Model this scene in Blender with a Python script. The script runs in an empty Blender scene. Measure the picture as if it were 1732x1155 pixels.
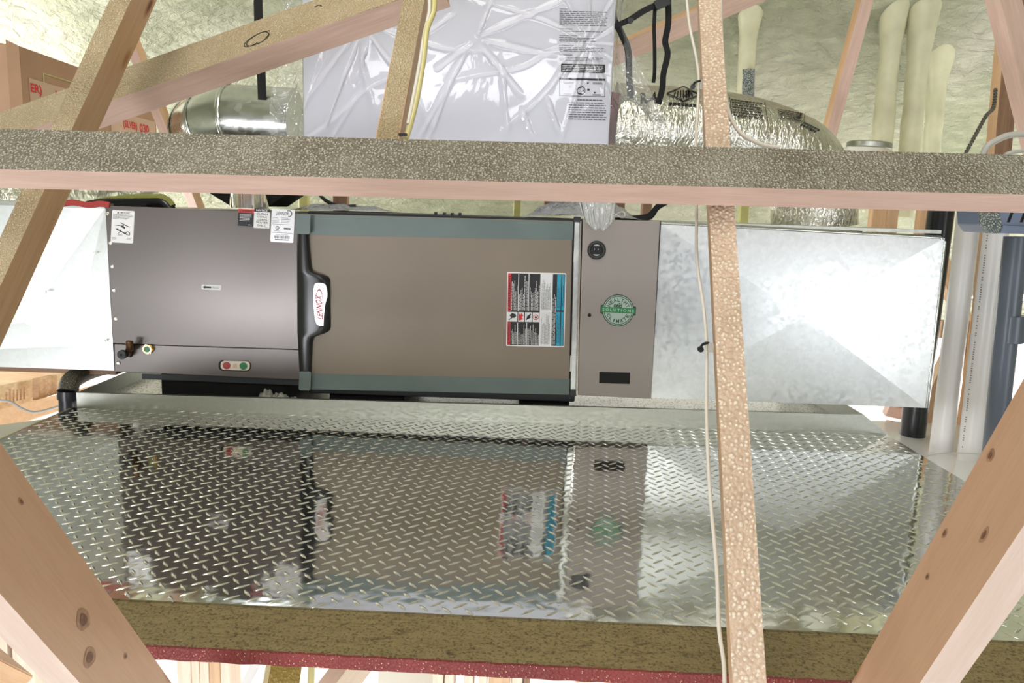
import bpy, bmesh, math, random
from mathutils import Vector, Matrix, noise
from mathutils.bvhtree import BVHTree
random.seed(7)
S = bpy.context.scene
COL = S.collection

# ------------------------------------------------------------------ camera, world, lights, exposure
F, W, H = 1300.0, 1732.0, 1155.0
CAM = Vector((0, 0, 0.64))
_p, _r = math.radians(9.6), math.radians(1.9)
FWD = Vector((0, math.cos(_p), -math.sin(_p)))
_u0 = Vector((0, math.sin(_p), math.cos(_p)))
_x0 = Vector((1, 0, 0))
RGT = _x0 * math.cos(_r) + _u0 * math.sin(_r)
UPV = _u0 * math.cos(_r) - _x0 * math.sin(_r)
cam = bpy.data.cameras.new('camera')
cam.sensor_width = 36.0
cam.lens = F / W * 36.0
cam.clip_start = 0.02
camo = bpy.data.objects.new('camera', cam)
COL.objects.link(camo)
camo.matrix_world = Matrix(((RGT.x, UPV.x, -FWD.x, CAM.x), (RGT.y, UPV.y, -FWD.y, CAM.y),
                            (RGT.z, UPV.z, -FWD.z, CAM.z), (0, 0, 0, 1)))
S.camera = camo
wd = bpy.data.worlds.new('world'); S.world = wd; wd.use_nodes = True
bg = wd.node_tree.nodes['Background']
bg.inputs[0].default_value = (0.93, 0.97, 1.0, 1); bg.inputs[1].default_value = 0.33
S.view_settings.view_transform = 'Standard'
S.view_settings.look = 'None'
S.view_settings.gamma = 1.0
S.view_settings.use_curve_mapping = False
S.view_settings.exposure = 0.0


def area_light(name, loc, aim, sx, sy, power, color=(1, 1, 1)):
    l = bpy.data.lights.new(name, 'AREA'); l.shape = 'RECTANGLE'; l.size = sx; l.size_y = sy
    l.energy = power; l.color = color
    o = bpy.data.objects.new(name, l); COL.objects.link(o)
    o.location = loc
    o.rotation_euler = (Vector(aim) - Vector(loc)).to_track_quat('-Z', 'Y').to_euler()
    return o


# daylight from the storey below, behind the viewer, and from openings around the attic; fill lamps are added
area_light('low_front_fill', (0.7, -0.7, -1.6), (0.0, 1.4, 0.8), 2.0, 1.0, 14, (1.0, 0.98, 0.97))  # added lamp, no stairwell known: brightens timber faces and undersides from below
area_light('left_duct_fill', (-3.95, -2.0, -0.55), (-3.95, 2.35, -0.55), 0.9, 0.6, 16, (0.95, 0.97, 1.0))  # added lamp, no window known there: whitens the bottom of the left duct
area_light('gable_window_left', (-2.15, -2.0, -0.56), (-2.15, 2.35, -0.56), 1.4, 0.5, 85, (0.93, 0.95, 1.0))
area_light('gable_window_right', (3.1, -2.0, 0.0), (3.1, 2.35, 0.0), 1.9, 0.95, 36, (0.94, 0.96, 1.0))
area_light('high_front_fill', (0.0, -2.4, 2.2), (0.0, 2.6, 0.9), 3.0, 1.0, 125, (0.97, 0.98, 1.0))  # added front fill, not a window: lifts the white cabinet
area_light('pan_back_fill', (0.4, 4.1, 0.16), (0.4, 2.4, 0.0), 2.6, 0.25, 8, (1.0, 0.99, 0.96))  # added lamp behind the unit to brighten the pan floor, no eave opening
area_light('overhead_fill', (-0.4, 0.4, 3.3), (0, 2.6, 0.5), 1.2, 1.2, 45, (1.0, 0.97, 0.92))  # added overhead fill for the ambient level, no work light hangs here
area_light('eave_daylight_left', (-3.6, 3.3, 0.3), (-1.6, 4.6, 1.0), 1.2, 0.8, 130, (1.0, 0.99, 0.97))
area_light('eave_daylight_right', (3.1, 3.5, -0.4), (1.9, 4.5, 0.6), 1.2, 0.8, 40, (1.0, 0.98, 0.96))
area_light('lower_storey_daylight', (0.0, 1.4, -2.4), (0.0, 2.6, -1.5), 3.5, 0.6, 80, (1.0, 0.98, 0.96))
area_light('lower_storey_daylight_right', (2.2, 2.9, -1.5), (1.9, 3.3, 0.1), 1.4, 0.8, 45, (1.0, 0.98, 0.96))


# ------------------------------------------------------------------ helpers
def ray(x, y):
    return RGT * ((x - 866.0) / F) + UPV * ((577.5 - y) / F) + FWD


def PY(x, y, Y):
    d = ray(x, y); return CAM + d * (Y / d.y)


def PZ(x, y, Z):
    d = ray(x, y); return CAM + d * ((Z - CAM.z) / d.z)


def PD(x, y, D):
    return CAM + ray(x, y) * D


def proj(P):
    d = Vector(P) - CAM; z = d.dot(FWD)
    return Vector((866 + F * d.dot(RGT) / z, 577.5 - F * d.dot(UPV) / z))


ROOT = {}


def tag(o, label=None, cat=None, group=None, kind=None):
    if label: o['label'] = label
    if cat: o['category'] = cat
    if group: o['group'] = group
    if kind: o['kind'] = kind
    return o


def thing(name, label, cat, loc=(0, 0, 0), group=None):
    o = bpy.data.objects.new(name, None); COL.objects.link(o)
    o.location = loc; o.empty_display_size = 0.05
    tag(o, label, cat, group)
    ROOT[o.name] = Vector(loc)
    return o


def smooth_mesh(me, ang=40):
    me.polygons.foreach_set('use_smooth', [True] * len(me.polygons))
    try:
        me.set_sharp_from_angle(angle=math.radians(ang))
    except Exception:
        pass


def link(name, bm, mats, parent=None, smooth=None, base=None, label=None, kind=None):
    """bm is in world coordinates; becomes ONE mesh object"""
    if base is None:
        base = Vector((0, 0, 0))
    base = Vector(base)
    if parent is not None:
        off = ROOT[parent.name]
    else:
        off = base
    bmesh.ops.translate(bm, verts=bm.verts, vec=-off)
    bmesh.ops.recalc_face_normals(bm, faces=bm.faces)
    me = bpy.data.meshes.new(name); bm.to_mesh(me); bm.free()
    for m in (mats if isinstance(mats, (list, tuple)) else [mats]):
        me.materials.append(m)
    if smooth: smooth_mesh(me, smooth)
    o = bpy.data.objects.new(name, me); COL.objects.link(o)
    if parent is not None:
        o.parent = parent; ROOT[o.name] = off
    else:
        o.location = base; ROOT[o.name] = off
    if label: o['label'] = label
    if kind: o['kind'] = kind
    return o


def link_raw(name, bm, mats, parent, smooth=None, label=None, kind=None):
    """like link but keeps face winding (open sheets)"""
    off = ROOT[parent.name] if parent is not None else Vector((0, 0, 0))
    bmesh.ops.translate(bm, verts=bm.verts, vec=-off)
    me = bpy.data.meshes.new(name); bm.to_mesh(me); bm.free()
    for m in (mats if isinstance(mats, (list, tuple)) else [mats]):
        me.materials.append(m)
    if smooth: smooth_mesh(me, smooth)
    o = bpy.data.objects.new(name, me); COL.objects.link(o)
    if parent is not None: o.parent = parent
    ROOT[o.name] = off
    if label: o['label'] = label
    if kind: o['kind'] = kind
    return o


def bevel(bm, w, seg=2, edges=None):
    bmesh.ops.bevel(bm, geom=edges if edges is not None else bm.edges[:], offset=w, segments=seg, affect='EDGES', profile=0.5)


def prism(bm, poly, d):
    """poly: list of world points (planar), extruded by vector d; returns"""
    d = Vector(d)
    a = [bm.verts.new(Vector(p)) for p in poly]
    b = [bm.verts.new(Vector(p) + d) for p in poly]
    n = len(poly)
    fs = [bm.faces.new(a), bm.faces.new(list(reversed(b)))]
    for i in range(n):
        fs.append(bm.faces.new((a[i], a[(i + 1) % n], b[(i + 1) % n], b[i])))
    return fs


def box(bm, lo, hi):
    x0, y0, z0 = lo; x1, y1, z1 = hi
    return prism(bm, [(x0, y0, z0), (x1, y0, z0), (x1, y0, z1), (x0, y0, z1)], (0, y1 - y0, 0))


def catmull(pts, n=8):
    pts = [Vector(p) for p in pts]
    if len(pts) < 3:
        return [pts[0].lerp(pts[-1], i / n) for i in range(n + 1)]
    out = []
    P = [pts[0] * 2 - pts[1]] + pts + [pts[-1] * 2 - pts[-2]]
    for i in range(1, len(P) - 2):
        for k in range(n):
            t = k / n
            a, b, c, d = P[i - 1], P[i], P[i + 1], P[i + 2]
            out.append(0.5 * ((2 * b) + (c - a) * t + (2 * a - 5 * b + 4 * c - d) * t * t + (3 * b - a - 3 * c + d) * t ** 3))
    out.append(pts[-1])
    return out


def tube(bm, pts, r, n=12, caps=True, rfun=None, sq=None):
    pts = [Vector(p) for p in pts]
    m = len(pts)
    tang = [(pts[min(i + 1, m - 1)] - pts[max(i - 1, 0)]).normalized() for i in range(m)]
    ref = Vector((0, 0, 1)) if abs(tang[0].z) < 0.9 else Vector((1, 0, 0))
    e1 = tang[0].cross(ref).normalized()
    rings = []
    for i in range(m):
        t = tang[i]
        e1 = (e1 - t * e1.dot(t)).normalized()
        e2 = t.cross(e1)
        rr = r if rfun is None else rfun(i / (m - 1)) * r
        ring = []
        for k in range(n):
            a = 2 * math.pi * k / n
            ca, sa = math.cos(a), math.sin(a)
            if sq: ca, sa = ca * sq[0], sa * sq[1]
            ring.append(bm.verts.new(pts[i] + e1 * (ca * rr) + e2 * (sa * rr)))
        rings.append(ring)
    for i in range(m - 1):
        for k in range(n):
            bm.faces.new((rings[i][k], rings[i][(k + 1) % n], rings[i + 1][(k + 1) % n], rings[i + 1][k]))
    if caps:
        bm.faces.new(list(reversed(rings[0]))); bm.faces.new(rings[-1])
    return rings


def disc(bm, c, ax, r, h, n=24):
    c = Vector(c); ax = Vector(ax).normalized()
    tube(bm, [c, c + ax * h], r, n)


# -------- materials
def nt(name):
    m = bpy.data.materials.new(name); m.use_nodes = True
    t = m.node_tree
    return m, t, t.nodes['Principled BSDF']


def N(t, kind, **kw):
    n = t.nodes.new(kind)
    for k, v in kw.items():
        setattr(n, k, v)
    return n


def ramp(t, stops, src):
    r = N(t, 'ShaderNodeValToRGB')
    e = r.color_ramp.elements
    e[0].position, e[0].color = stops[0][0], (*stops[0][1], 1)
    e[1].position, e[1].color = stops[-1][0], (*stops[-1][1], 1)
    for p, c in stops[1:-1]:
        x = e.new(p); x.color = (*c, 1)
    t.links.new(src, r.inputs[0])
    return r


def coords(t, scale=(1, 1, 1), kind='Object'):
    tc = N(t, 'ShaderNodeTexCoord'); mp = N(t, 'ShaderNodeMapping')
    mp.inputs['Scale'].default_value = scale
    t.links.new(tc.outputs[kind], mp.inputs[0])
    return mp.outputs[0]


def simple(name, col, rough=0.5, metal=0.0, noise_scale=None, noise_amt=0.08, bump=None, bump_scale=200, spec=0.5):
    m, t, b = nt(name)
    b.inputs['Base Color'].default_value = (*col, 1)
    b.inputs['Roughness'].default_value = rough
    b.inputs['Metallic'].default_value = metal
    b.inputs['Specular IOR Level'].default_value = spec
    if noise_scale:
        v = coords(t)
        n = N(t, 'ShaderNodeTexNoise'); n.inputs['Scale'].default_value = noise_scale; n.inputs['Detail'].default_value = 4
        t.links.new(v, n.inputs['Vector'])
        lo = tuple(c * (1 - noise_amt) for c in col); hi = tuple(min(1, c * (1 + noise_amt)) for c in col)
        r = ramp(t, [(0.3, lo), (0.7, hi)], n.outputs['Fac'])
        t.links.new(r.outputs[0], b.inputs['Base Color'])
    if bump:
        v = coords(t)
        n = N(t, 'ShaderNodeTexNoise'); n.inputs['Scale'].default_value = bump_scale; n.inputs['Detail'].default_value = 3
        t.links.new(v, n.inputs['Vector'])
        bp = N(t, 'ShaderNodeBump'); bp.inputs['Strength'].default_value = bump; bp.inputs['Distance'].default_value = 0.002
        t.links.new(n.outputs['Fac'], bp.inputs['Height']); t.links.new(bp.outputs[0], b.inputs['Normal'])
    return m


def wood(name, c1, c2, rough=0.55, knots=True, grain=0.22):
    m, t, b = nt(name)
    v = coords(t, (1.2, 14, 14))
    n1 = N(t, 'ShaderNodeTexNoise'); n1.inputs['Scale'].default_value = 4; n1.inputs['Detail'].default_value = 6; n1.inputs['Distortion'].default_value = 0.6
    t.links.new(v, n1.inputs['Vector'])
    r = ramp(t, [(0.3, c1), (0.72, c2)], n1.outputs['Fac'])
    col = r.outputs[0]
    v2 = coords(t, (6, 130, 130))
    n2 = N(t, 'ShaderNodeTexNoise'); n2.inputs['Scale'].default_value = 3; n2.inputs['Detail'].default_value = 3
    t.links.new(v2, n2.inputs['Vector'])
    mx = N(t, 'ShaderNodeMix', data_type='RGBA', blend_type='MULTIPLY'); mx.inputs[0].default_value = grain
    r2 = ramp(t, [(0.3, (0.62, 0.52, 0.45)), (0.6, (1, 1, 1))], n2.outputs['Fac'])
    t.links.new(col, mx.inputs[6]); t.links.new(r2.outputs[0], mx.inputs[7])
    col = mx.outputs[2]
    if knots:
        v3 = coords(t, (4.2, 11, 11))
        vo = N(t, 'ShaderNodeTexVoronoi'); vo.inputs['Scale'].default_value = 1.0
        t.links.new(v3, vo.inputs['Vector'])
        r3 = ramp(t, [(0.0, (0.2, 0.09, 0.04)), (0.05, (0.3, 0.15, 0.08)), (0.09, (0.72, 0.55, 0.42)), (0.15, (1, 1, 1))], vo.outputs['Distance'])
        mk = N(t, 'ShaderNodeMix', data_type='RGBA', blend_type='MULTIPLY'); mk.inputs[0].default_value = 1.0
        t.links.new(col, mk.inputs[6]); t.links.new(r3.outputs[0], mk.inputs[7])
        col = mk.outputs[2]
    t.links.new(col, b.inputs['Base Color'])
    b.inputs['Roughness'].default_value = rough
    bp = N(t, 'ShaderNodeBump'); bp.inputs['Strength'].default_value = 0.15; bp.inputs['Distance'].default_value = 0.001
    t.links.new(n2.outputs['Fac'], bp.inputs['Height']); t.links.new(bp.outputs[0], b.inputs['Normal'])
    return m


def specked(name, base1, base2, speck, scale=230, thresh=0.42, bump=0.8, rough=0.35):
    """lumber face dusted with hardened droplets of spray foam"""
    m, t, b = nt(name)
    v = coords(t, (1, 1, 1))
    nz = N(t, 'ShaderNodeTexNoise'); nz.inputs['Scale'].default_value = 9; nz.inputs['Detail'].default_value = 3
    t.links.new(v, nz.inputs['Vector'])
    r1 = ramp(t, [(0.3, base1), (0.7, base2)], nz.outputs['Fac'])
    vo = N(t, 'ShaderNodeTexVoronoi'); vo.inputs['Scale'].default_value = scale
    t.links.new(v, vo.inputs['Vector'])
    rs = ramp(t, [(thresh * 0.55, (1, 1, 1)), (thresh, (0, 0, 0))], vo.outputs['Distance'])
    # only part of the cells carry a pale drop
    sx = N(t, 'ShaderNodeSeparateColor'); t.links.new(vo.outputs['Color'], sx.inputs[0])
    gt = N(t, 'ShaderNodeMath', operation='GREATER_THAN'); gt.inputs[1].default_value = 0.22
    t.links.new(sx.outputs[0], gt.inputs[0])
    ml = N(t, 'ShaderNodeMath', operation='MULTIPLY')
    t.links.new(rs.outputs[0], ml.inputs[0]); t.links.new(gt.outputs[0], ml.inputs[1])
    mx = N(t, 'ShaderNodeMix', data_type='RGBA')
    t.links.new(ml.outputs[0], mx.inputs[0]); t.links.new(r1.outputs[0], mx.inputs[6]); mx.inputs[7].default_value = (*speck, 1)
    t.links.new(mx.outputs[2], b.inputs['Base Color'])
    b.inputs['Roughness'].default_value = rough
    inv = N(t, 'ShaderNodeMath', operation='SUBTRACT'); inv.inputs[0].default_value = 1.0
    t.links.new(vo.outputs['Distance'], inv.inputs[1])
    bp = N(t, 'ShaderNodeBump'); bp.inputs['Strength'].default_value = bump; bp.inputs['Distance'].default_value = 0.004
    t.links.new(inv.outputs[0], bp.inputs['Height']); t.links.new(bp.outputs[0], b.inputs['Normal'])
    return m


def galvanized(name, col=(0.72, 0.74, 0.74), rough=0.34, spangle=60, amt=0.1, wave=0.0):
    m, t, b = nt(name)
    v = coords(t)
    vo = N(t, 'ShaderNodeTexVoronoi'); vo.inputs['Scale'].default_value = spangle
    t.links.new(v, vo.inputs['Vector'])
    sx = N(t, 'ShaderNodeSeparateColor'); t.links.new(vo.outputs['Color'], sx.inputs[0])
    lo = tuple(c * (1 - amt) for c in col)
    r = ramp(t, [(0, lo), (1, col)], sx.outputs[0])
    t.links.new(r.outputs[0], b.inputs['Base Color'])
    b.inputs['Metallic'].default_value = 1.0
    mr = N(t, 'ShaderNodeMapRange'); mr.inputs[3].default_value = rough - 0.05; mr.inputs[4].default_value = rough + 0.06
    t.links.new(sx.outputs[1], mr.inputs[0]); t.links.new(mr.outputs[0], b.inputs['Roughness'])
    if wave:
        n = N(t, 'ShaderNodeTexNoise'); n.inputs['Scale'].default_value = 5; n.inputs['Detail'].default_value = 1
        t.links.new(v, n.inputs['Vector'])
        bp = N(t, 'ShaderNodeBump'); bp.inputs['Strength'].default_value = wave; bp.inputs['Distance'].default_value = 0.02
        t.links.new(n.outputs['Fac'], bp.inputs['Height']); t.links.new(bp.outputs[0], b.inputs['Normal'])
    return m


def foam_mat(name, c1, c2, c3):
    m, t, b = nt(name)
    v = coords(t, (1, 1, 1))
    n = N(t, 'ShaderNodeTexNoise'); n.inputs['Scale'].default_value = 1.6; n.inputs['Detail'].default_value = 5; n.inputs['Distortion'].default_value = 0.5
    t.links.new(v, n.inputs['Vector'])
    r = ramp(t, [(0.3, c1), (0.5, c2), (0.7, c3)], n.outputs['Fac'])
    t.links.new(r.outputs[0], b.inputs['Base Color'])
    b.inputs['Roughness'].default_value = 0.3
    vb = coords(t, (1, 1.7, 1.7))
    n2 = N(t, 'ShaderNodeTexNoise'); n2.inputs['Scale'].default_value = 13; n2.inputs['Detail'].default_value = 7; n2.inputs['Roughness'].default_value = 0.62; n2.inputs['Distortion'].default_value = 0.3
    t.links.new(vb, n2.inputs['Vector'])
    bp = N(t, 'ShaderNodeBump'); bp.inputs['Strength'].default_value = 1.0; bp.inputs['Distance'].default_value = 0.075
    t.links.new(n2.outputs['Fac'], bp.inputs['Height']); t.links.new(bp.outputs[0], b.inputs['Normal'])
    return m


def foil_mat(name, col=(0.82, 0.82, 0.80), rough=0.2, scale=40, strength=0.8):
    m, t, b = nt(name)
    b.inputs['Base Color'].default_value = (*col, 1); b.inputs['Metallic'].default_value = 1.0
    b.inputs['Roughness'].default_value = rough
    v = coords(t, (1.5, 1.2, 0.55))
    n = N(t, 'ShaderNodeTexNoise'); n.inputs['Scale'].default_value = scale; n.inputs['Detail'].default_value = 3; n.inputs['Distortion'].default_value = 1.0
    t.links.new(v, n.inputs['Vector'])
    bp = N(t, 'ShaderNodeBump'); bp.inputs['Strength'].default_value = strength; bp.inputs['Distance'].default_value = 0.01
    t.links.new(n.outputs['Fac'], bp.inputs['Height']); t.links.new(bp.outputs[0], b.inputs['Normal'])
    return m


def film_mat(name, tint=(1, 1, 1), rough=0.08, base_fac=0.06, scale=7, strength=0.6, haze=0.0, dist=0.03):
    m = bpy.data.materials.new(name); m.use_nodes = True
    t = m.node_tree; t.nodes.clear()
    out = N(t, 'ShaderNodeOutputMaterial')
    tr = N(t, 'ShaderNodeBsdfTransparent'); tr.inputs[0].default_value = (*tint, 1)
    gl = N(t, 'ShaderNodeBsdfGlossy'); gl.inputs['Roughness'].default_value = rough
    df = N(t, 'ShaderNodeBsdfDiffuse'); df.inputs[0].default_value = (0.85, 0.87, 0.88, 1)
    v = coords(t)
    n = N(t, 'ShaderNodeTexNoise'); n.inputs['Scale'].default_value = scale; n.inputs['Detail'].default_value = 2; n.inputs['Distortion'].default_value = 2.0
    t.links.new(v, n.inputs['Vector'])
    bp = N(t, 'ShaderNodeBump'); bp.inputs['Strength'].default_value = strength; bp.inputs['Distance'].default_value = dist
    t.links.new(n.outputs['Fac'], bp.inputs['Height'])
    t.links.new(bp.outputs[0], gl.inputs['Normal'])
    fr = N(t, 'ShaderNodeFresnel'); fr.inputs[0].default_value = 1.45; t.links.new(bp.outputs[0], fr.inputs['Normal'])
    ad = N(t, 'ShaderNodeMath', operation='ADD'); ad.inputs[1].default_value = base_fac; ad.use_clamp = True
    t.links.new(fr.outputs[0], ad.inputs[0])
    m1 = N(t, 'ShaderNodeMixShader'); m1.inputs[0].default_value = haze
    t.links.new(tr.outputs[0], m1.inputs[1]); t.links.new(df.outputs[0], m1.inputs[2])
    m2 = N(t, 'ShaderNodeMixShader'); t.links.new(ad.outputs[0], m2.inputs[0])
    t.links.new(m1.outputs[0], m2.inputs[1]); t.links.new(gl.outputs[0], m2.inputs[2])
    t.links.new(m2.outputs[0], out.inputs[0])
    return m


M = {}
M['wood'] = wood('pine', (0.56, 0.36, 0.21), (0.70, 0.48, 0.30))
M['wood_pink'] = wood('fir_pink', (0.60, 0.41, 0.34), (0.70, 0.50, 0.42))
M['wood_orange'] = wood('fir_orange', (0.60, 0.37, 0.20), (0.70, 0.46, 0.27))
M['wood_pale'] = wood('pine_pale', (0.72, 0.58, 0.46), (0.84, 0.72, 0.60), knots=False)
M['wood_near'] = wood('pine_near', (0.50, 0.30, 0.185), (0.54, 0.335, 0.21), grain=0.12)
M['wood_near_pale'] = wood('pine_near_pale', (0.60, 0.45, 0.37), (0.66, 0.52, 0.44), grain=0.12)
M['knot_ring'] = simple('knot_ring', (0.34, 0.19, 0.105), 0.6, noise_scale=120, noise_amt=0.25)
M['knot_heart'] = simple('knot_heart', (0.16, 0.07, 0.035), 0.6, noise_scale=200, noise_amt=0.4)
M['wood_dark'] = wood('fir_dark', (0.22, 0.12, 0.07), (0.34, 0.20, 0.12))
M['speck_grey'] = specked('foam_dusted_grey', (0.22, 0.185, 0.13), (0.36, 0.32, 0.245), (0.66, 0.62, 0.49), 265, 0.5, 1.3, 0.2)
M['speck_tan'] = specked('foam_dusted_tan', (0.42, 0.31, 0.17), (0.54, 0.42, 0.26), (0.72, 0.63, 0.44), 300, 0.42, 0.9, 0.3)
M['speck_olive'] = specked('foam_dusted_olive', (0.38, 0.28, 0.08), (0.50, 0.38, 0.14), (0.62, 0.52, 0.24), 170, 0.35, 0.6, 0.4)
M['speck_pink'] = specked('foam_dusted_pink', (0.56, 0.40, 0.28), (0.68, 0.50, 0.36), (0.86, 0.74, 0.58), 170, 0.45, 0.9, 0.32)
M['foam'] = foam_mat('spray_foam', (0.42, 0.44, 0.29), (0.54, 0.55, 0.40), (0.68, 0.67, 0.54))
M['foam_pole'] = simple('spray_foam_coat', (0.64, 0.63, 0.44), 0.4, noise_scale=9, noise_amt=0.12, bump=0.4, bump_scale=45)
M['foam_green'] = simple('foam_yellow_green', (0.52, 0.50, 0.20), 0.5, noise_scale=30, bump=0.5, bump_scale=60)
M['galv'] = galvanized('galvanized_sheet', (0.74, 0.76, 0.76), 0.33, 90, 0.08)
M['galv_lip'] = galvanized('galvanized_lip', (0.50, 0.51, 0.46), 0.42, 120, 0.05)
M['galv_pipe'] = galvanized('galvanized_pipe', (0.70, 0.72, 0.70), 0.22, 50, 0.06)
M['steel'] = simple('polished_steel', (0.80, 0.78, 0.74), 0.12, 1.0)
M['grey_paint'] = simple('grey_powder_coat', (0.125, 0.108, 0.10), 0.31, 0.5, bump=0.02, bump_scale=900, spec=0.8)
M['grey_cab'] = simple('taupe_powder_coat', (0.31, 0.275, 0.255), 0.42, 0.25, bump=0.02, bump_scale=900)
M['door_film'] = simple('brown_protective_door', (0.22, 0.18, 0.14), 0.5, 0.1, noise_scale=3, noise_amt=0.06)
M['teal_tape'] = simple('teal_tape', (0.125, 0.165, 0.16), 0.35, 0.0, noise_scale=8, noise_amt=0.1)
M['dark_case'] = simple('dark_casing', (0.022, 0.025, 0.03), 0.4, 0.2)
M['black_plastic'] = simple('black_plastic', (0.012, 0.012, 0.014), 0.28)
M['black_matte'] = simple('black_matte', (0.006, 0.006, 0.006), 0.85)
M['black_strap'] = simple('black_webbing', (0.008, 0.008, 0.009), 0.8, bump=0.4, bump_scale=700)
M['white'] = simple('white_label', (0.80, 0.79, 0.80), 0.45)
M['white_print'] = simple('white_print', (0.72, 0.72, 0.74), 0.5)
M['ink'] = simple('black_ink', (0.012, 0.012, 0.014), 0.5)
M['ink_grey'] = simple('grey_ink', (0.16, 0.16, 0.18), 0.5)
M['red_ink'] = simple('red_ink', (0.62, 0.03, 0.03), 0.45)
M['red_dark'] = simple('dark_red_ink', (0.36, 0.01, 0.03), 0.4)
M['cyan'] = simple('cyan_print', (0.02, 0.32, 0.48), 0.45)
M['silver_label'] = simple('silver_label', (0.75, 0.75, 0.77), 0.3, 0.4)
M['green_dark'] = simple('dark_green_print', (0.015, 0.06, 0.03), 0.4)
M['green_mid'] = simple('green_print', (0.03, 0.20, 0.08), 0.4)
M['green_pale'] = simple('pale_green_print', (0.36, 0.46, 0.40), 0.4)
M['green_text'] = simple('mint_print', (0.45, 0.62, 0.46), 0.4)
M['copper'] = simple('aged_copper', (0.16, 0.08, 0.045), 0.35, 0.8)
M['brass'] = simple('brass', (0.75, 0.55, 0.22), 0.25, 1.0)
M['rubber'] = simple('black_rubber', (0.02, 0.022, 0.025), 0.5)
M['port'] = simple('cream_plastic', (0.66, 0.60, 0.50), 0.4)
M['red_cap'] = simple('red_plug', (0.35, 0.025, 0.03), 0.35)
M['green_cap'] = simple('green_plug', (0.01, 0.16, 0.06), 0.35)
M['screw'] = simple('zinc_screw', (0.75, 0.73, 0.68), 0.25, 1.0)
M['pvc'] = simple('white_pvc', (0.78, 0.76, 0.75), 0.3)
M['pvc_grey'] = simple('grey_pvc', (0.10, 0.12, 0.155), 0.3)
M['grey_blue'] = simple('grey_blue_plastic', (0.16, 0.20, 0.30), 0.35)
M['abs'] = simple('black_abs', (0.012, 0.013, 0.018), 0.25)
M['abs_dust'] = specked('foam_dusted_abs', (0.03, 0.028, 0.02), (0.05, 0.045, 0.03), (0.42, 0.38, 0.22), 330, 0.34, 0.6, 0.5)
M['abs_dust2'] = specked('foam_crusted_plastic', (0.10, 0.13, 0.14), (0.2, 0.22, 0.2), (0.75, 0.78, 0.7), 260, 0.5, 0.9, 0.3)
M['foil'] = foil_mat('foil_jacket', (0.78, 0.77, 0.70), 0.24, 55, 0.7)
M['foil_old'] = foil_mat('foil_jacket_dusty', (0.66, 0.66, 0.54), 0.34, 30, 0.6)
M['film'] = film_mat('clear_film', (1, 1, 1), 0.045, 0.0, 4, 0.10, 0.0, 0.02)
M['film_side'] = film_mat('clear_film_slack', (1, 1, 1), 0.08, 0.07, 11, 1.0, 0.16, 0.03)
M['film_haze'] = film_mat('hazy_film', (0.98, 0.99, 0.99), 0.22, 0.0, 9, 0.25, 0.34)
M['film_bag'] = film_mat('dusty_bag', (0.9, 0.92, 0.9), 0.2, 0.05, 12, 0.8, 0.35)
M['film_dull'] = simple('dull_plastic', (0.30, 0.30, 0.26), 0.3, bump=0.3, bump_scale=60)
M['box_white'] = simple('white_painted_steel', (0.80, 0.80, 0.86), 0.4)
M['card'] = simple('cardboard', (0.42, 0.25, 0.15), 0.75, noise_scale=6, noise_amt=0.06)
M['card_light'] = simple('cardboard_printed_band', (0.58, 0.40, 0.28), 0.7)
M['cable_white'] = simple('white_cable', (0.70, 0.66, 0.58), 0.45)
M['cable_yellow'] = simple('yellow_cable', (0.62, 0.55, 0.24), 0.4)
M['cable_grey'] = simple('grey_cable', (0.50, 0.49, 0.45), 0.45)
M['wire_dark'] = simple('twisted_wire', (0.12, 0.11, 0.08), 0.5)
M['red_edge'] = specked('red_sealed_edge', (0.19, 0.025, 0.024), (0.26, 0.04, 0.036), (0.75, 0.5, 0.36), 210, 0.22, 0.6, 0.5)
M['drywall'] = simple('drywall', (0.86, 0.84, 0.82), 0.7)
M['white_board'] = simple('white_glossy_board', (0.85, 0.84, 0.83), 0.12)
M['red_cloth'] = simple('red_strap', (0.40, 0.05, 0.045), 0.6)
M['clip'] = simple('white_clip', (0.62, 0.62, 0.60), 0.5)
M['pan_debris'] = specked('speckled_pan', (0.72, 0.70, 0.62), (0.82, 0.80, 0.72), (0.03, 0.025, 0.02), 110, 0.36, 0.1, 0.4)
M['pan_debris'].node_tree.nodes['Principled BSDF'].inputs['Metallic'].default_value = 0.85

M['foam_crust'] = specked('foam_crust', (0.34, 0.36, 0.08), (0.46, 0.46, 0.15), (0.03, 0.03, 0.015), 330, 0.25, 0.8, 0.5)

# OSB deck: flaky olive surface with cracks
_m, _t, _b = nt('osb_olive')
_v = coords(_t, (5, 16, 16))
_n = N(_t, 'ShaderNodeTexNoise'); _n.inputs['Scale'].default_value = 6; _n.inputs['Detail'].default_value = 8; _n.inputs['Distortion'].default_value = 1.0
_t.links.new(_v, _n.inputs['Vector'])
_r = ramp(_t, [(0.26, (0.10, 0.065, 0.03)), (0.38, (0.22, 0.165, 0.065)), (0.6, (0.28, 0.22, 0.095)), (0.75, (0.25, 0.165, 0.075))], _n.outputs['Fac'])
_v2 = coords(_t, (1, 1, 1))
_n2 = N(_t, 'ShaderNodeTexNoise'); _n2.inputs['Scale'].default_value = 230; _n2.inputs['Detail'].default_value = 3
_t.links.new(_v2, _n2.inputs['Vector'])
_r2 = ramp(_t, [(0.34, (0.25, 0.2, 0.12)), (0.48, (1, 1, 1)), (0.66, (1.0, 1.0, 1.0)), (0.74, (1.35, 1.3, 1.1))], _n2.outputs['Fac'])
_mx = N(_t, 'ShaderNodeMix', data_type='RGBA', blend_type='MULTIPLY'); _mx.inputs[0].default_value = 0.8
_t.links.new(_r.outputs[0], _mx.inputs[6]); _t.links.new(_r2.outputs[0], _mx.inputs[7])
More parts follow.
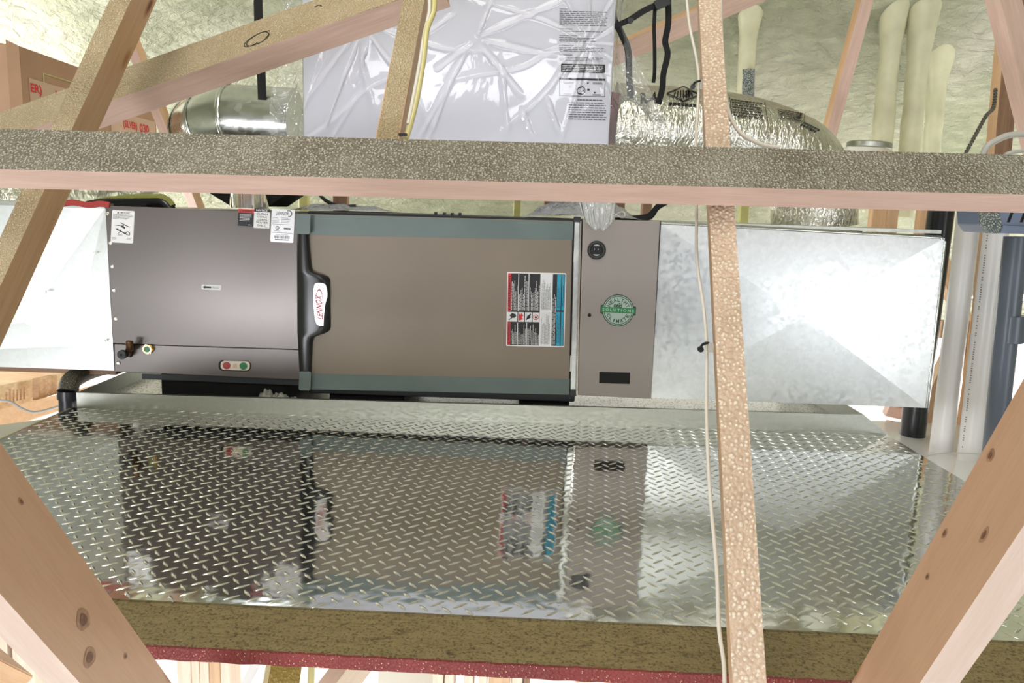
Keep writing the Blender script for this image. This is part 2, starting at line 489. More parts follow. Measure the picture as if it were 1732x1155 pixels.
_t.links.new(_mx.outputs[2], _b.inputs['Base Color']); _b.inputs['Roughness'].default_value = 0.6
_bp = N(_t, 'ShaderNodeBump'); _bp.inputs['Strength'].default_value = 0.7; _bp.inputs['Distance'].default_value = 0.003
_t.links.new(_n2.outputs['Fac'], _bp.inputs['Height']); _t.links.new(_bp.outputs[0], _b.inputs['Normal'])
M['osb'] = _m
M['osb_pale'] = wood('osb_pale', (0.62, 0.42, 0.22), (0.85, 0.68, 0.44), knots=False)

# tread plate: near-mirror aluminium, slightly dished between the lugs
_m, _t, _b = nt('tread_aluminium')
_b.inputs['Base Color'].default_value = (0.70, 0.71, 0.67, 1); _b.inputs['Metallic'].default_value = 1.0; _b.inputs['Roughness'].default_value = 0.07
_v = coords(_t)
_n = N(_t, 'ShaderNodeTexNoise'); _n.inputs['Scale'].default_value = 26; _n.inputs['Detail'].default_value = 1
_t.links.new(_v, _n.inputs['Vector'])
_bp = N(_t, 'ShaderNodeBump'); _bp.inputs['Strength'].default_value = 0.05; _bp.inputs['Distance'].default_value = 0.01
_t.links.new(_n.outputs['Fac'], _bp.inputs['Height']); _t.links.new(_bp.outputs[0], _b.inputs['Normal'])
M['tread'] = _m
M['lug'] = simple('tread_lug_aluminium', (0.86, 0.86, 0.82), 0.16, 1.0)


# -------- text on flat faces
def text_geo(s, bold=0.0, shear=0.0, spacing=1.0):
    cu = bpy.data.curves.new('tmp_text', 'FONT'); cu.body = s; cu.size = 1.0
    cu.offset = bold; cu.shear = shear; cu.space_character = spacing; cu.resolution_u = 2
    o = bpy.data.objects.new('tmp_text', cu); COL.objects.link(o)
    dg = bpy.context.evaluated_depsgraph_get()
    me = bpy.data.meshes.new_from_object(o.evaluated_get(dg))
    vs = [v.co.copy() for v in me.vertices]; fs = [tuple(p.vertices) for p in me.polygons]
    bpy.data.objects.remove(o); bpy.data.curves.remove(cu); bpy.data.meshes.remove(me)
    x0 = min(v.x for v in vs); x1 = max(v.x for v in vs); y0 = min(v.y for v in vs); y1 = max(v.y for v in vs)
    return [((v.x - x0) / (x1 - x0), (v.y - y0) / (y1 - y0)) for v in vs], fs


class Frame:
    """a rectangle lying on something: origin (lower left), full-width and full-height vectors, outward normal"""
    def __init__(s, o, u, v, n=None):
        s.o, s.u, s.v = Vector(o), Vector(u), Vector(v)
        s.n = Vector(n) if n is not None else s.u.cross(s.v).normalized()

    def at(s, a, b, h=0.0):
        return s.o + s.u * a + s.v * b + s.n * h

    def sub(s, a0, b0, a1, b1):
        return Frame(s.at(a0, b0), s.u * (a1 - a0), s.v * (b1 - b0), s.n)

    def rot(s):
        """same rectangle, text running upwards (rotated a quarter turn counter-clockwise)"""
        return Frame(s.o + s.u, s.v, -s.u, s.n)


def fpx(cx, cy, w, h, Y, ang=2.2):
    """rectangle on the vertical plane y=Y centred where pixel (cx,cy) hits it"""
    a = math.radians(ang)
    c = PY(cx, cy, Y)
    hu = (PY(cx + w / 2 * math.cos(a), cy + w / 2 * math.sin(a), Y) - PY(cx - w / 2 * math.cos(a), cy - w / 2 * math.sin(a), Y))
    hv = (PY(cx + h / 2 * math.sin(a), cy - h / 2 * math.cos(a), Y) - PY(cx - h / 2 * math.sin(a), cy + h / 2 * math.cos(a), Y))
    return Frame(c - hu / 2 - hv / 2, hu, hv, (0, -1, 0))


def put_text(bm, fr, s, h=0.0006, **kw):
    vs, fs = text_geo(s, **kw)
    vv = [bm.verts.new(fr.at(a, b, h)) for a, b in vs]
    for f in fs:
        try: bm.faces.new([vv[i] for i in f])
        except ValueError: pass


def put_rect(bm, fr, a0, b0, a1, b1, h=0.0006):
    bm.faces.new([bm.verts.new(fr.at(*p, h)) for p in ((a0, b0), (a1, b0), (a1, b1), (a0, b1))])


def put_poly(bm, fr, pts, h=0.0006):
    bm.faces.new([bm.verts.new(fr.at(a, b, h)) for a, b in pts])


def put_ring(bm, fr, c, r0, r1, h=0.0006, n=40, a0=0, a1=360, asp=1.0):
    """annulus in frame units; asp = width/height of the frame"""
    k = max(3, int(n * (a1 - a0) / 360))
    P = []
    for i in range(k + 1):
        a = math.radians(a0 + (a1 - a0) * i / k)
        P.append((bm.verts.new(fr.at(c[0] + math.cos(a) * r1, c[1] + math.sin(a) * r1 * asp, h)),
                  bm.verts.new(fr.at(c[0] + math.cos(a) * r0, c[1] + math.sin(a) * r0 * asp, h)) if r0 > 0 else None))
    if r0 > 0:
        for i in range(k):
            bm.faces.new((P[i][0], P[i + 1][0], P[i + 1][1], P[i][1]))
    else:
        bm.faces.new([p[0] for p in P[:-1]])


def greek(bm, fr, a0, b0, a1, b1, lines, fill=0.55, ragged=0.3, h=0.0006, centre=False):
    """lines of print too small to read: rows of short word-long dashes"""
    dh = (b1 - b0) / lines
    for i in range(lines):
        yb = b1 - (i + 1) * dh + dh * (1 - fill) / 2
        ln = (a1 - a0) * (1 - ragged * random.random())
        x = a0 + ((a1 - a0) - ln) / 2 if centre else a0
        xe = x + ln
        while x < xe - 0.01:
            w = min(xe - x, (a1 - a0) * random.uniform(0.05, 0.14))
            put_rect(bm, fr, x, yb, x + w, yb + dh * fill, h)
            x += w + (a1 - a0) * 0.018


def rounded(fr, r, h0, bm, h1=0.0004, n=4):
    """rounded-corner sheet with thickness standing on frame fr (r in metres)"""
    wu, wv = fr.u.length, fr.v.length
    ra, rb = r / wu, r / wv
    pts = []
    for (cx, cy, s) in ((1 - ra, 1 - rb, 0), (ra, 1 - rb, 90), (ra, rb, 180), (1 - ra, rb, 270)):
        for i in range(n + 1):
            a = math.radians(s + 90 * i / n)
            pts.append(fr.at(cx + math.cos(a) * ra, cy + math.sin(a) * rb, h0))
    prism(bm, pts, fr.n * (h1 - h0))


def label_on(parent, fr, mat, r=0.003, name='label', desc=None):
    bm = bmesh.new(); rounded(fr, r, 0.0, bm, 0.0005)
    return link(name, bm, mat, parent, label=desc)


def prints(parent, name, mat, fn):
    bm = bmesh.new(); fn(bm)
    o = link_raw(name, bm, mat, parent)
    if len(o.data.polygons) > 3: o['kind'] = 'stuff'
    return o


# -------- lumber
def lumber(name, label, A, B, wide_px, narrow_px, w=0.089, t=0.038, ext=(0, 0), mw=None, mn=None, mo=None, cat='lumber',
           group=None, parent=None, knots=(), kind=None):
    """squared timber. A-B: its visible arris; the wide face runs from there towards wide_px, the narrow one towards narrow_px
    (the roll about the arris is found from those two sightings)"""
    A, B = Vector(A), Vector(B)
    ax = (B - A).normalized()
    e1 = ax.cross(Vector((0.3, 1, 0.2))).normalized(); e2 = ax.cross(e1)
    def ldist(P, Q, px):
        p, q = proj(P), proj(Q); d = (q - p).normalized(); s = Vector(px) - p
        return abs(d.x * s.y - d.y * s.x)
    best = None
    for k in range(720):
        f = math.radians(k / 2)
        u = e1 * math.cos(f) + e2 * math.sin(f)
        for sg in (1, -1):
            v = ax.cross(u) * sg
            if v.dot(CAM - A) > 0 and u.dot(CAM - A) > 0: pass
            if (-v).dot(CAM - A) <= 0 or (-u).dot(CAM - A) <= 0: continue
            er = 0
            if wide_px is not None: er += ldist(A + u * w, B + u * w, wide_px)
            if narrow_px is not None: er += ldist(A + v * t, B + v * t, narrow_px)
            # the far edges must lie on the side of the sightings
            if wide_px is not None:
                pm = proj((A + B) / 2); 
                d = (proj(B) - proj(A)).normalized()
                s1 = d.x * (wide_px[1] - pm.y) - d.y * (wide_px[0] - pm.x)
                pw = proj((A + B) / 2 + u * w) - pm
                if s1 * (d.x * pw.y - d.y * pw.x) < 0: er += 1000
            if best is None or er < best[0]: best = (er, u, v)
    er, u, v = best
    print('LUMBER', name, label and label[:30], 'err %.1f px' % er)
    L = (B - A).length
    A2 = A - ax * ext[0]; L += ext[0] + ext[1]
    bm = bmesh.new()
    nseg = max(1, int(L / 0.25))
    ring = [(0, 0), (w, 0), (w, t), (0, t)]
    rows = [[bm.verts.new((L * i / nseg, a, b)) for a, b in ring] for i in range(nseg + 1)]
    for i in range(nseg):
        for k in range(4):
            f = bm.faces.new((rows[i][k], rows[i][(k + 1) % 4], rows[i + 1][(k + 1) % 4], rows[i + 1][k]))
            f.material_index = {0: 0, 3: 1}.get(k, 2)   # k=0: wide (v=0) face; k=3: narrow (u=0) face
    f = bm.faces.new(rows[0]); f.material_index = 2
    f = bm.faces.new(list(reversed(rows[-1]))); f.material_index = 2
    lg = [e for e in bm.edges if abs((e.verts[0].co - e.verts[1].co).normalized().x) > 0.9]
    bmesh.ops.bevel(bm, geom=lg, offset=0.0025, segments=2, affect='EDGES')
    bmesh.ops.recalc_face_normals(bm, faces=bm.faces)
    me = bpy.data.meshes.new(name); bm.to_mesh(me); bm.free()
    for m in (mw or M['wood'], mn or mw or M['wood'], mo or M['wood']): me.materials.append(m)
    smooth_mesh(me, 50)
    o = bpy.data.objects.new(name, me); COL.objects.link(o)
    o.matrix_world = Matrix(((ax.x, u.x, v.x, A2.x), (ax.y, u.y, v.y, A2.y), (ax.z, u.z, v.z, A2.z), (0, 0, 0, 1)))
    tag(o, label, cat if label else None, group, kind)
    return o


def board(name, label, lo, hi, mat, cat='lumber', group=None, kind=None, axis='Z', parent=None, mats=None):
    """axis-aligned squared timber, grain along axis"""
    lo, hi = Vector(lo), Vector(hi)
    d = hi - lo
    c = Vector((lo.x, lo.y, lo.z))
    perm = {'X': (Vector((1, 0, 0)), Vector((0, 1, 0)), Vector((0, 0, 1))),
            'Y': (Vector((0, 1, 0)), Vector((0, 0, 1)), Vector((1, 0, 0))),
            'Z': (Vector((0, 0, 1)), Vector((1, 0, 0)), Vector((0, 1, 0)))}[axis]
    dims = [d.dot(p) for p in perm]
    bm = bmesh.new(); box(bm, (0, 0, 0), dims)
    bevel(bm, min(0.003, min(dims) * 0.1), 1)
    bmesh.ops.recalc_face_normals(bm, faces=bm.faces)
    me = bpy.data.meshes.new(name); bm.to_mesh(me); bm.free()
    me.materials.append(mat)
    o = bpy.data.objects.new(name, me); COL.objects.link(o)
    a, b2, c2 = perm
    o.matrix_world = Matrix(((a.x, b2.x, c2.x, lo.x), (a.y, b2.y, c2.y, lo.y), (a.z, b2.z, c2.z, lo.z), (0, 0, 0, 1)))
    tag(o, label, cat if label else None, group, kind)
    return o



# ------------------------------------------------------------------ the setting
def fbm(x, y, z):
    return noise.fractal(Vector((x, y, z)), 1.0, 2.0, 4)


def foam_sheet(name, prof, x0, x1, nx, ny, amp, mat, kind='structure', bulges=()):
    """a lumpy sprayed surface following profile prof [(Y,Z),...] between x0 and x1"""
    P = [Vector((0, y, z)) for y, z in prof]
    seg = [(P[i + 1] - P[i]).length for i in range(len(P) - 1)]
    T = sum(seg)
    bm = bmesh.new(); rows = []
    for j in range(ny + 1):
        s = T * j / ny; i = 0
        while i < len(seg) - 1 and s > seg[i]: s -= seg[i]; i += 1
        p = P[i].lerp(P[i + 1], min(1, s / seg[i])); d = (P[i + 1] - P[i]).normalized()
        nrm = Vector((0, -d.z, d.y))
        if nrm.dot(Vector((0, 0.5, 0)) - Vector((0, p.y, p.z))) < 0: nrm = -nrm
        row = []
        for k in range(nx + 1):
            x = x0 + (x1 - x0) * k / nx
            q = Vector((x, p.y, p.z))
            h = amp * (0.9 * noise.noise(q * 1.3) + 0.30 * noise.noise(q * 4.1 + Vector((3, 0, 0))) + 0.10 * fbm(q.x * 5, q.y * 22, q.z * 22))
            row.append(bm.verts.new(q + nrm * h))
        rows.append(row)
    for j in range(ny):
        for k in range(nx):
            bm.faces.new((rows[j][k], rows[j][k + 1], rows[j + 1][k + 1], rows[j + 1][k]))
    o = link(name, bm, mat, None, smooth=180)
    o['kind'] = kind
    return o


foam_sheet('ceiling', [(4.78, 0.05), (4.74, 0.55), (3.6, 1.52), (1.8, 3.05)], -4.6, 4.6, 260, 130, 0.085, M['foam'])
foam_sheet('ceiling', [(1.8, 3.05), (0.4, 4.2), (-3.6, 1.2)], -4.6, 4.6, 60, 50, 0.08, M['foam'])
for nm, x in (('wall_left', -4.55), ('wall_right', 4.55)):
    bm = bmesh.new(); box(bm, (x - 0.05, -3.6, -2.7), (x + 0.05, 4.85, 4.4))
    tag(link(nm, bm, M['foam']), kind='structure')
bm = bmesh.new(); box(bm, (-4.6, 4.8, -2.7), (4.6, 4.88, 0.15))
tag(link('wall_back', bm, M['drywall']), kind='structure')
bm = bmesh.new(); box(bm, (-4.6, -3.6, -2.75), (4.6, 4.8, -2.7))
tag(link('floor', bm, M['drywall']), kind='structure')
bm = bmesh.new(); box(bm, (-3.2, 2.95, -2.7), (1.9, 3.02, -0.25))
tag(link('wall_lower', bm, M['drywall']), kind='structure')

# floor deck: OSB sheet with red-sealed edge
deck = thing('subfloor_sheet', 'olive foam-dusted board deck with a red sealed front edge under the tread plate', 'deck', (0, 1.0, -0.0225))
FL = PZ(260, 1094, -0.003); FR = PZ(1230, 1143.5, -0.003)
_s = (FR.y - FL.y) / (FR.x - FL.x)
def fy(x): return FL.y + _s * (x - FL.x)
bm = bmesh.new()
prism(bm, [(-1.36, 1.17, -0.0035), (-0.70, 1.16, -0.0035), (-0.70, fy(-0.70) + 0.0015, -0.0035), (1.16, fy(1.16) + 0.0015, -0.0035), (1.16, 2.298, -0.0035), (-1.36, 2.298, -0.0035)], (0, 0, -0.018))
link('sheet', bm, M['osb'], deck)
bm = bmesh.new()
n = 240
def edge_off(i, k): return 0.0022 * noise.noise(Vector((i * 0.35, k * 3.1, 0))) + 0.001
r = [[bm.verts.new((x, fy(x) - edge_off(i, k), z)) for i, x in [(j, -0.70 + 1.86 * j / n) for j in range(n + 1)]]
     for k, z in enumerate((-0.0025, -0.008, -0.015, -0.0225))]
r.insert(0, [bm.verts.new((v.co.x, v.co.y + 0.006, -0.003)) for v in r[0]])
r.append([bm.verts.new((v.co.x, v.co.y + 0.006, -0.0225)) for v in r[-1]])
for a in range(len(r) - 1):
    for i in range(n): bm.faces.new((r[a][i], r[a][i + 1], r[a + 1][i + 1], r[a + 1][i]))
link('sealed_edge', bm, M['red_edge'], deck, smooth=60, label='rough red sealed front edge')

# ------------------------------------------------------------------ tread plate
PX0, PX1, PY1 = -1.345, 1.165, 2.296
F0 = PZ(200, 1012.5, 0); F2 = PZ(1468, 1072, 0); _s2 = (F2.y - F0.y) / (F2.x - F0.x)
def pfy(x): return F0.y + _s2 * (x - F0.x)
plate = thing('tread_plate', 'shiny diamond tread aluminium sheet laid on the board deck', 'tread plate', (0, 1.7, -0.003))
bm = bmesh.new()
prism(bm, [(PX0, pfy(PX0), 0), (PX1, pfy(PX1), 0), (PX1, PY1 + 0.03, 0), (PX0, PY1, 0)], (0, 0, -0.003))
link('sheet', bm, M['tread'], plate)


def lug_bm(L, wd, h):
    bm = bmesh.new()
    nl = 6
    rows = []
    for i in range(nl + 1):
        t = -1 + 2 * i / nl
        ww = wd / 2 * (1 - abs(t) ** 1.7); hh = h * (1 - abs(t) ** 2.2)
        if i in (0, nl): rows.append([bm.verts.new((t * L / 2, 0, 0))])
        else: rows.append([bm.verts.new((t * L / 2, -ww, 0)), bm.verts.new((t * L / 2, -ww * 0.35, hh)),
                           bm.verts.new((t * L / 2, ww * 0.35, hh)), bm.verts.new((t * L / 2, ww, 0))])
    for i in range(nl):
        a, b = rows[i], rows[i + 1]
        for k in range(3):
            if len(a) == 1: bm.faces.new((a[0], b[k], b[k + 1]))
            elif len(b) == 1: bm.faces.new((a[k], b[0], a[k + 1]))
            else: bm.faces.new((a[k], b[k], b[k + 1], a[k + 1]))
    bmesh.ops.recalc_face_normals(bm, faces=bm.faces)
    if sum(f.normal.z for f in bm.faces) < 0: bmesh.ops.reverse_faces(bm, faces=bm.faces)
    return bm


lug_me = []
for L, wd in ((0.032, 0.0062), (0.030, 0.0072)):
    b = lug_bm(L, wd, 0.0018); me = bpy.data.meshes.new('tread_lug'); b.to_mesh(me); b.free()
    me.materials.append(M['lug']); smooth_mesh(me, 80); lug_me.append(me)
lugs = []
A0, TH = 0.0375, math.radians(-6)
ca, sa = math.cos(TH), math.sin(TH)
for i in range(-60, 60):
    for j in range(-60, 60):
        for ty, (dx, dy) in enumerate(((0, 0), (0.5, 0.5))):
            a, b = (i + dx) * A0, (j + dy) * A0
            x, y = -0.09 + a * ca - b * sa, 1.7 + a * sa + b * ca
            if PX0 + 0.012 < x < PX1 - 0.012 and pfy(x) + 0.008 < y < PY1 - 0.006:
                lugs.append((x, y, ty, TH + math.radians(44 if ty == 0 else -46)))
def lug_key(l):
    p = proj((l[0], l[1], 0)); vis = 150 < p.x < 1480 and p.y < 1080
    return (0 if vis else 1, (Vector((l[0], l[1], 0)) - CAM).length)
lugs.sort(key=lug_key)
off = ROOT[plate.name]
for x, y, ty, an in lugs[:300]:
    o = bpy.data.objects.new('tread_lug', lug_me[ty]); COL.objects.link(o); o.parent = plate
    o.location = Vector((x, y, 0.0)) - off; o.rotation_euler = (0, 0, an)
vs, fs = [], []
src = [([v.co.copy() for v in me.vertices], [tuple(p.vertices) for p in me.polygons]) for me in lug_me]
for x, y, ty, an in lugs[300:]:
    b = len(vs); c, s_ = math.cos(an), math.sin(an)
    vs += [(x + v.x * c - v.y * s_ - off.x, y + v.x * s_ + v.y * c - off.y, v.z - off.z) for v in src[ty][0]]
    fs += [tuple(k + b for k in f) for f in src[ty][1]]
me = bpy.data.meshes.new('tread_lug'); me.from_pydata(vs, [], fs); me.materials.append(M['lug']); smooth_mesh(me, 80)
o = bpy.data.objects.new('tread_lug', me); COL.objects.link(o); o.parent = plate; o['kind'] = 'stuff'

# ------------------------------------------------------------------ drain pan behind the plate
pan = thing('drain_pan', 'galvanized drain pan with a folded lip under the air handler', 'drain pan', (0, 2.6, -0.004))
def lipz(x): return 0.046 + 0.012 * (x + 1.33) / 2.4
bm = bmesh.new()
prism(bm, [(-1.335, 2.300, -0.003), (1.09, 2.300, -0.003), (1.09, 2.300, lipz(1.09)), (-1.335, 2.300, lipz(-1.335))], (0, 0.002, 0))
prism(bm, [(-1.335, 2.302, lipz(-1.335) - 0.002), (1.09, 2.302, lipz(1.09) - 0.002), (1.09, 2.302, lipz(1.09)), (-1.335, 2.302, lipz(-1.335))], (0, 0.012, 0))
link('lip', bm, M['galv_lip'], pan)
bm = bmesh.new()
prism(bm, [(1.09, 2.300, -0.003), (1.165, 2.300, -0.003), (1.165, 2.300, 0.004), (1.09, 2.300, lipz(1.09))], (0, 0.002, 0))
link('lip_end', bm, M['galv_lip'], pan)
bm = bmesh.new()
box(bm, (-1.335, 2.302, -0.004), (1.09, 3.05, -0.002))
link('pan_floor', bm, M['pan_debris'], pan, label='pale pan floor speckled with black debris')
bm = bmesh.new()
box(bm, (-1.337, 2.302, -0.003), (-1.335, 3.05, 0.046)); box(bm, (1.09, 2.302, -0.003), (1.092, 3.05, 0.058)); box(bm, (-1.335, 3.05, -0.003), (1.09, 3.052, 0.012))
link('pan_wall', bm, M['galv_lip'], pan)

# foam support blocks standing in the pan
def support(lab, x0, x1, h):
    bm = bmesh.new(); box(bm, (x0, 2.40, -0.002), (x1, 2.92, h)); bevel(bm, 0.004, 1)
    o = link('support_block', bm, M['black_matte'], None, base=((x0 + x1) / 2, 2.66, -0.002)); tag(o, lab, 'support block', 'black blocks carrying the air handler')
support('black support block in the pan under the grey coil cabinet', -1.12, -0.72, 0.104)
support('black support block in the pan under the left end of the brown furnace door', -0.58, -0.34, 0.055)
support('black support block in the pan under the right end of the brown furnace door', 0.03, 0.19, 0.055)

# ------------------------------------------------------------------ air handler train, all faces near y = 2.35
YF = 2.35


def quadbox(bm, tl, tr, br, bl, Y, depth):
    return prism(bm, [PY(*bl, Y), PY(*br, Y), PY(*tr, Y), PY(*tl, Y)], (0, depth, 0))


# --- grey coil cabinet
coil = thing('coil_cabinet', 'dark grey steel coil cabinet with pipe stubs, left of the brown furnace door', 'coil cabinet', (-0.93, 2.65, 0.1))
bm = bmesh.new(); box(bm, (-1.236, 2.352, 0.108), (-0.632, 2.94, 0.615)); bevel(bm, 0.003, 1)
link('casing', bm, M['grey_paint'], coil)
SEAML, SEAMR = PY(194, 580, YF), PY(506, 590, YF)
bm = bmesh.new()
_rows = []
for j in range(25):
    t = j / 24; q = max(0.0, 1 - t / 0.36)
    a = (SEAML + Vector((0, 0, 0.002))).lerp(Vector((-1.238, YF, 0.617)), t); b = (SEAMR + Vector((0, 0, 0.002))).lerp(Vector((-0.634, YF, 0.612)), t)
    dy = Vector((0, -0.006 - 0.0045 * q * q, 0))      # flare towards the seam, added so the sheet catches a highlight
    _rows.append([bm.verts.new(a + Vector((0, 0, 0))), bm.verts.new(a + dy), bm.verts.new(b + dy), bm.verts.new(b)])
for j in range(24):
    for k in range(3): bm.faces.new((_rows[j][k], _rows[j][k + 1], _rows[j + 1][k + 1], _rows[j + 1][k]))
bm.faces.new(_rows[0]); bm.faces.new(list(reversed(_rows[-1])))
link('upper_panel', bm, M['grey_paint'], coil, smooth=30)
bm = bmesh.new()
prism(bm, [(-1.238, YF, 0.106), (-0.632, YF, 0.099), SEAMR - Vector((0, 0, 0.002)), SEAML - Vector((0, 0, 0.002))], (0, -0.004, 0)); bevel(bm, 0.0015, 1)
link('lower_panel', bm, M['grey_paint'], coil)
for px in ((181, 361), (186, 411), (189, 451), (192, 491), (195, 539), (199, 614)):
    c = PY(px[0] + 1, px[1], YF - 0.006); bm = bmesh.new()
    tube(bm, [c, c + Vector((0, -0.002, 0)), c + Vector((0, -0.0035, 0))], 0.0065, 10, rfun=lambda t: 1 - 0.45 * t * t)
    link('screw', bm, M['screw'], coil, smooth=30)
YL = YF - 0.0062
fr = fpx(207.5, 383.5, 38, 55, YL, 3); l = label_on(coil, fr, M['white'], 0.004, 'instruction_label', 'white label headed IMPORTANT with a drawing')
def f(bm):
    put_text(bm, fr.sub(0.38, 0.905, 0.80, 0.955), 'IMPORTANT', bold=0.02)
    put_poly(bm, fr, [(0.22, 0.905), (0.32, 0.905), (0.27, 0.955)])
    greek(bm, fr, 0.05, 0.72, 0.95, 0.89, 6, 0.4)
    greek(bm, fr, 0.06, 0.10, 0.30, 0.17, 3, 0.4); greek(bm, fr, 0.72, 0.10, 0.95, 0.18, 3, 0.4); greek(bm, fr, 0.30, 0.22, 0.52, 0.27, 2, 0.45)
    for a, b, c2, d, w in ((0.4, 0.62, 0.8, 0.5, 0.012), (0.2, 0.43, 0.75, 0.26, 0.018), (0.15, 0.54, 0.42, 0.53, 0.01), (0.44, 0.52, 0.62, 0.46, 0.03), (0.30, 0.27, 0.40, 0.35, 0.012)):
        put_poly(bm, fr, [(a, b - w), (c2, d - w), (c2, d + w), (a, b + w)])
    for a, b, r_ in ((0.28, 0.43, 0.03), (0.40, 0.39, 0.025), (0.60, 0.30, 0.03), (0.53, 0.54, 0.03)): put_ring(bm, fr, (a, b), 0, r_, asp=38 / 55, n=10)
    put_ring(bm, fr, (0.74, 0.29), 0.07, 0.11, asp=38 / 55, n=16, a0=-60, a1=170)
prints(l, 'print', M['ink'], f)
fr = fpx(416, 368, 27, 29, YL, 3); l = label_on(coil, fr, M['ink'], 0.002, 'warning_label', 'black label with a red WARNING band')
prints(l, 'band', M['red_ink'], lambda bm: put_rect(bm, fr, 0, 0.78, 1, 1))
prints(l, 'heading', M['ink'], lambda bm: (put_text(bm, fr.sub(0.22, 0.83, 0.9, 0.95), 'WARNING', h=0.0009, bold=0.03), put_poly(bm, fr, [(0.08, 0.83), (0.18, 0.83), (0.13, 0.95)], 0.0009)))
prints(l, 'print', M['white_print'], lambda bm: (greek(bm, fr, 0.12, 0.28, 0.88, 0.72, 6, 0.35), greek(bm, fr, 0.66, 0.06, 0.96, 0.11, 1, 0.6)))
fr = fpx(443, 369.5, 27, 33, YL, 3); l = label_on(coil, fr, M['white'], 0.002, 'notice_label', 'white label that reads NOTICE CLEAN COILS USING WATER ONLY')
prints(l, 'band', M['ink'], lambda bm: put_rect(bm, fr, 0, 0.83, 1, 1))
prints(l, 'heading', M['white'], lambda bm: put_text(bm, fr.sub(0.13, 0.865, 0.83, 0.965), 'NOTICE', h=0.001, bold=0.02))
def f(bm):
    for i, (t_, a, b) in enumerate((('CLEAN', .14, .86), ('COILS', .18, .82), ('USING', .18, .84), ('WATER', .14, .90), ('ONLY.', .22, .80))):
        put_text(bm, fr.sub(a, 0.68 - 0.148 * i, b, 0.785 - 0.148 * i), t_, bold=0.012)
    greek(bm, fr, 0.72, 0.035, 0.95, 0.065, 1, 0.6)
prints(l, 'print', M['ink'], f)
fr = fpx(478, 382, 39, 56, YL, 3); l = label_on(coil, fr, M['silver_label'], 0.004, 'rating_label', 'silver rating label with a brand name and bar code')
def f(bm):
    put_text(bm, fr.sub(0.2, 0.815, 0.76, 0.925), 'LENNOX', shear=0.35, bold=0.012)
    put_ring(bm, fr, (0.74, 0.875), 0.115, 0.15, asp=39 / 56, n=30, a0=-100, a1=120)
    greek(bm, fr, 0.06, 0.58, 0.36, 0.76, 4, 0.3); greek(bm, fr, 0.44, 0.58, 0.86, 0.76, 4, 0.3)
    put_rect(bm, fr, 0.04, 0.535, 0.93, 0.545); put_rect(bm, fr, 0.04, 0.285, 0.93, 0.295)
    put_ring(bm, fr, (0.28, 0.43), 0.055, 0.085, asp=39 / 56, n=24)
    put_text(bm, fr.sub(0.245, 0.405, 0.315, 0.455), 'UL', bold=0.01)
    greek(bm, fr, 0.14, 0.325, 0.42, 0.345, 1, 0.6)
    put_rect(bm, fr, 0.56, 0.395, 0.86, 0.445)
    put_text(bm, fr.sub(0.22, 0.215, 0.76, 0.245), 'SERIAL NUMBER', bold=0.0)
    x = 0.17
    while x < 0.82:
        w = random.choice((0.006, 0.01, 0.016)); put_rect(bm, fr, x, 0.115, x + w, 0.20); x += w + random.choice((0.006, 0.01, 0.013))
    greek(bm, fr, 0.2, 0.06, 0.8, 0.10, 1, 0.75, 0.0)
prints(l, 'print', M['ink'], f)
fr = fpx(357.5, 486, 33.5, 8.5, YL, 2.5); l = label_on(coil, fr, M['white'], 0.004, 'arrow_label', 'small white label with a black arrow pointing left')
prints(l, 'print', M['ink'], lambda bm: (put_poly(bm, fr, [(0.06, 0.5), (0.2, 0.15), (0.2, 0.32), (0.5, 0.32), (0.5, 0.68), (0.2, 0.68), (0.2, 0.85)]), greek(bm, fr, 0.53, 0.3, 0.93, 0.72, 2, 0.4)))
# drain ports
fr = fpx(397, 618.5, 55, 18, YF - 0.0042, 1.5)
bm = bmesh.new(); rounded(fr, 0.0145, -0.001, bm, 0.0003); link('port_opening', bm, M['black_matte'], coil)
fr = fpx(398.5, 618, 49, 15.5, YF - 0.0042, 1.5)
bm = bmesh.new(); rounded(fr, 0.012, 0.0003, bm, 0.004, 6); l = link('drain_port', bm, M['port'], coil, label='cream plastic drain port with a red and a green plug')
for a, mt in ((0.21, 'red_cap'), (0.79, 'green_cap')):
    c = fr.at(a, 0.5, 0.004); bm = bmesh.new(); disc(bm, c, fr.n, 0.0115, 0.003, 20); disc(bm, c + fr.n * 0.003, fr.n, 0.007, 0.0012, 6)
    link('plug', bm, M[mt], l, label=('red' if a < .5 else 'green') + ' drain plug')
bm = bmesh.new(); put_rect(bm, fr, 0.43, 0.28, 0.57, 0.72, 0.0045); link_raw('window', bm, M['card_light'], l)
# pipe stub, cap and brass fitting
bm = bmesh.new(); c0 = PY(223, 578, YF); rounded(fpx(220, 589, 14, 30, YF - 0.0064, 12), 0.008, 0, bm, 0.0006); link('pipe_opening', bm, M['black_matte'], coil)
bm = bmesh.new()
tube(bm, [PY(220, 590, YF + 0.02), PY(220, 590, YF - 0.035), PY(219, 583, YF - 0.05), PY(219, 577, YF - 0.05)], 0.0105, 14)
tube(bm, [PY(218, 597, YF - 0.012), PY(214, 599, YF - 0.03)], 0.010, 12)
link('pipe_stub', bm, M['copper'], coil, smooth=40)
bm = bmesh.new(); c = PY(208.5, 599, YF - 0.035); disc(bm, c, (0, -1, 0), 0.014, 0.012, 24); bevel(bm, 0.001, 1); l = link('rubber_cap', bm, M['rubber'], coil, smooth=30)
bm = bmesh.new(); disc(bm, c + Vector((0, -0.0121, 0)), (0, -1, 0), 0.004, 0.0006, 12); link('hole', bm, M['black_matte'], l)
bm = bmesh.new(); c = PY(252, 589.5, YF - 0.006)
disc(bm, c, (0, -1, 0), 0.0165, 0.008, 6); disc(bm, c + Vector((0, -0.008, 0)), (0, -1, 0), 0.014, 0.006, 20); l = link('brass_fitting', bm, M['brass'], coil, smooth=30, label='brass hex fitting with a green bore')
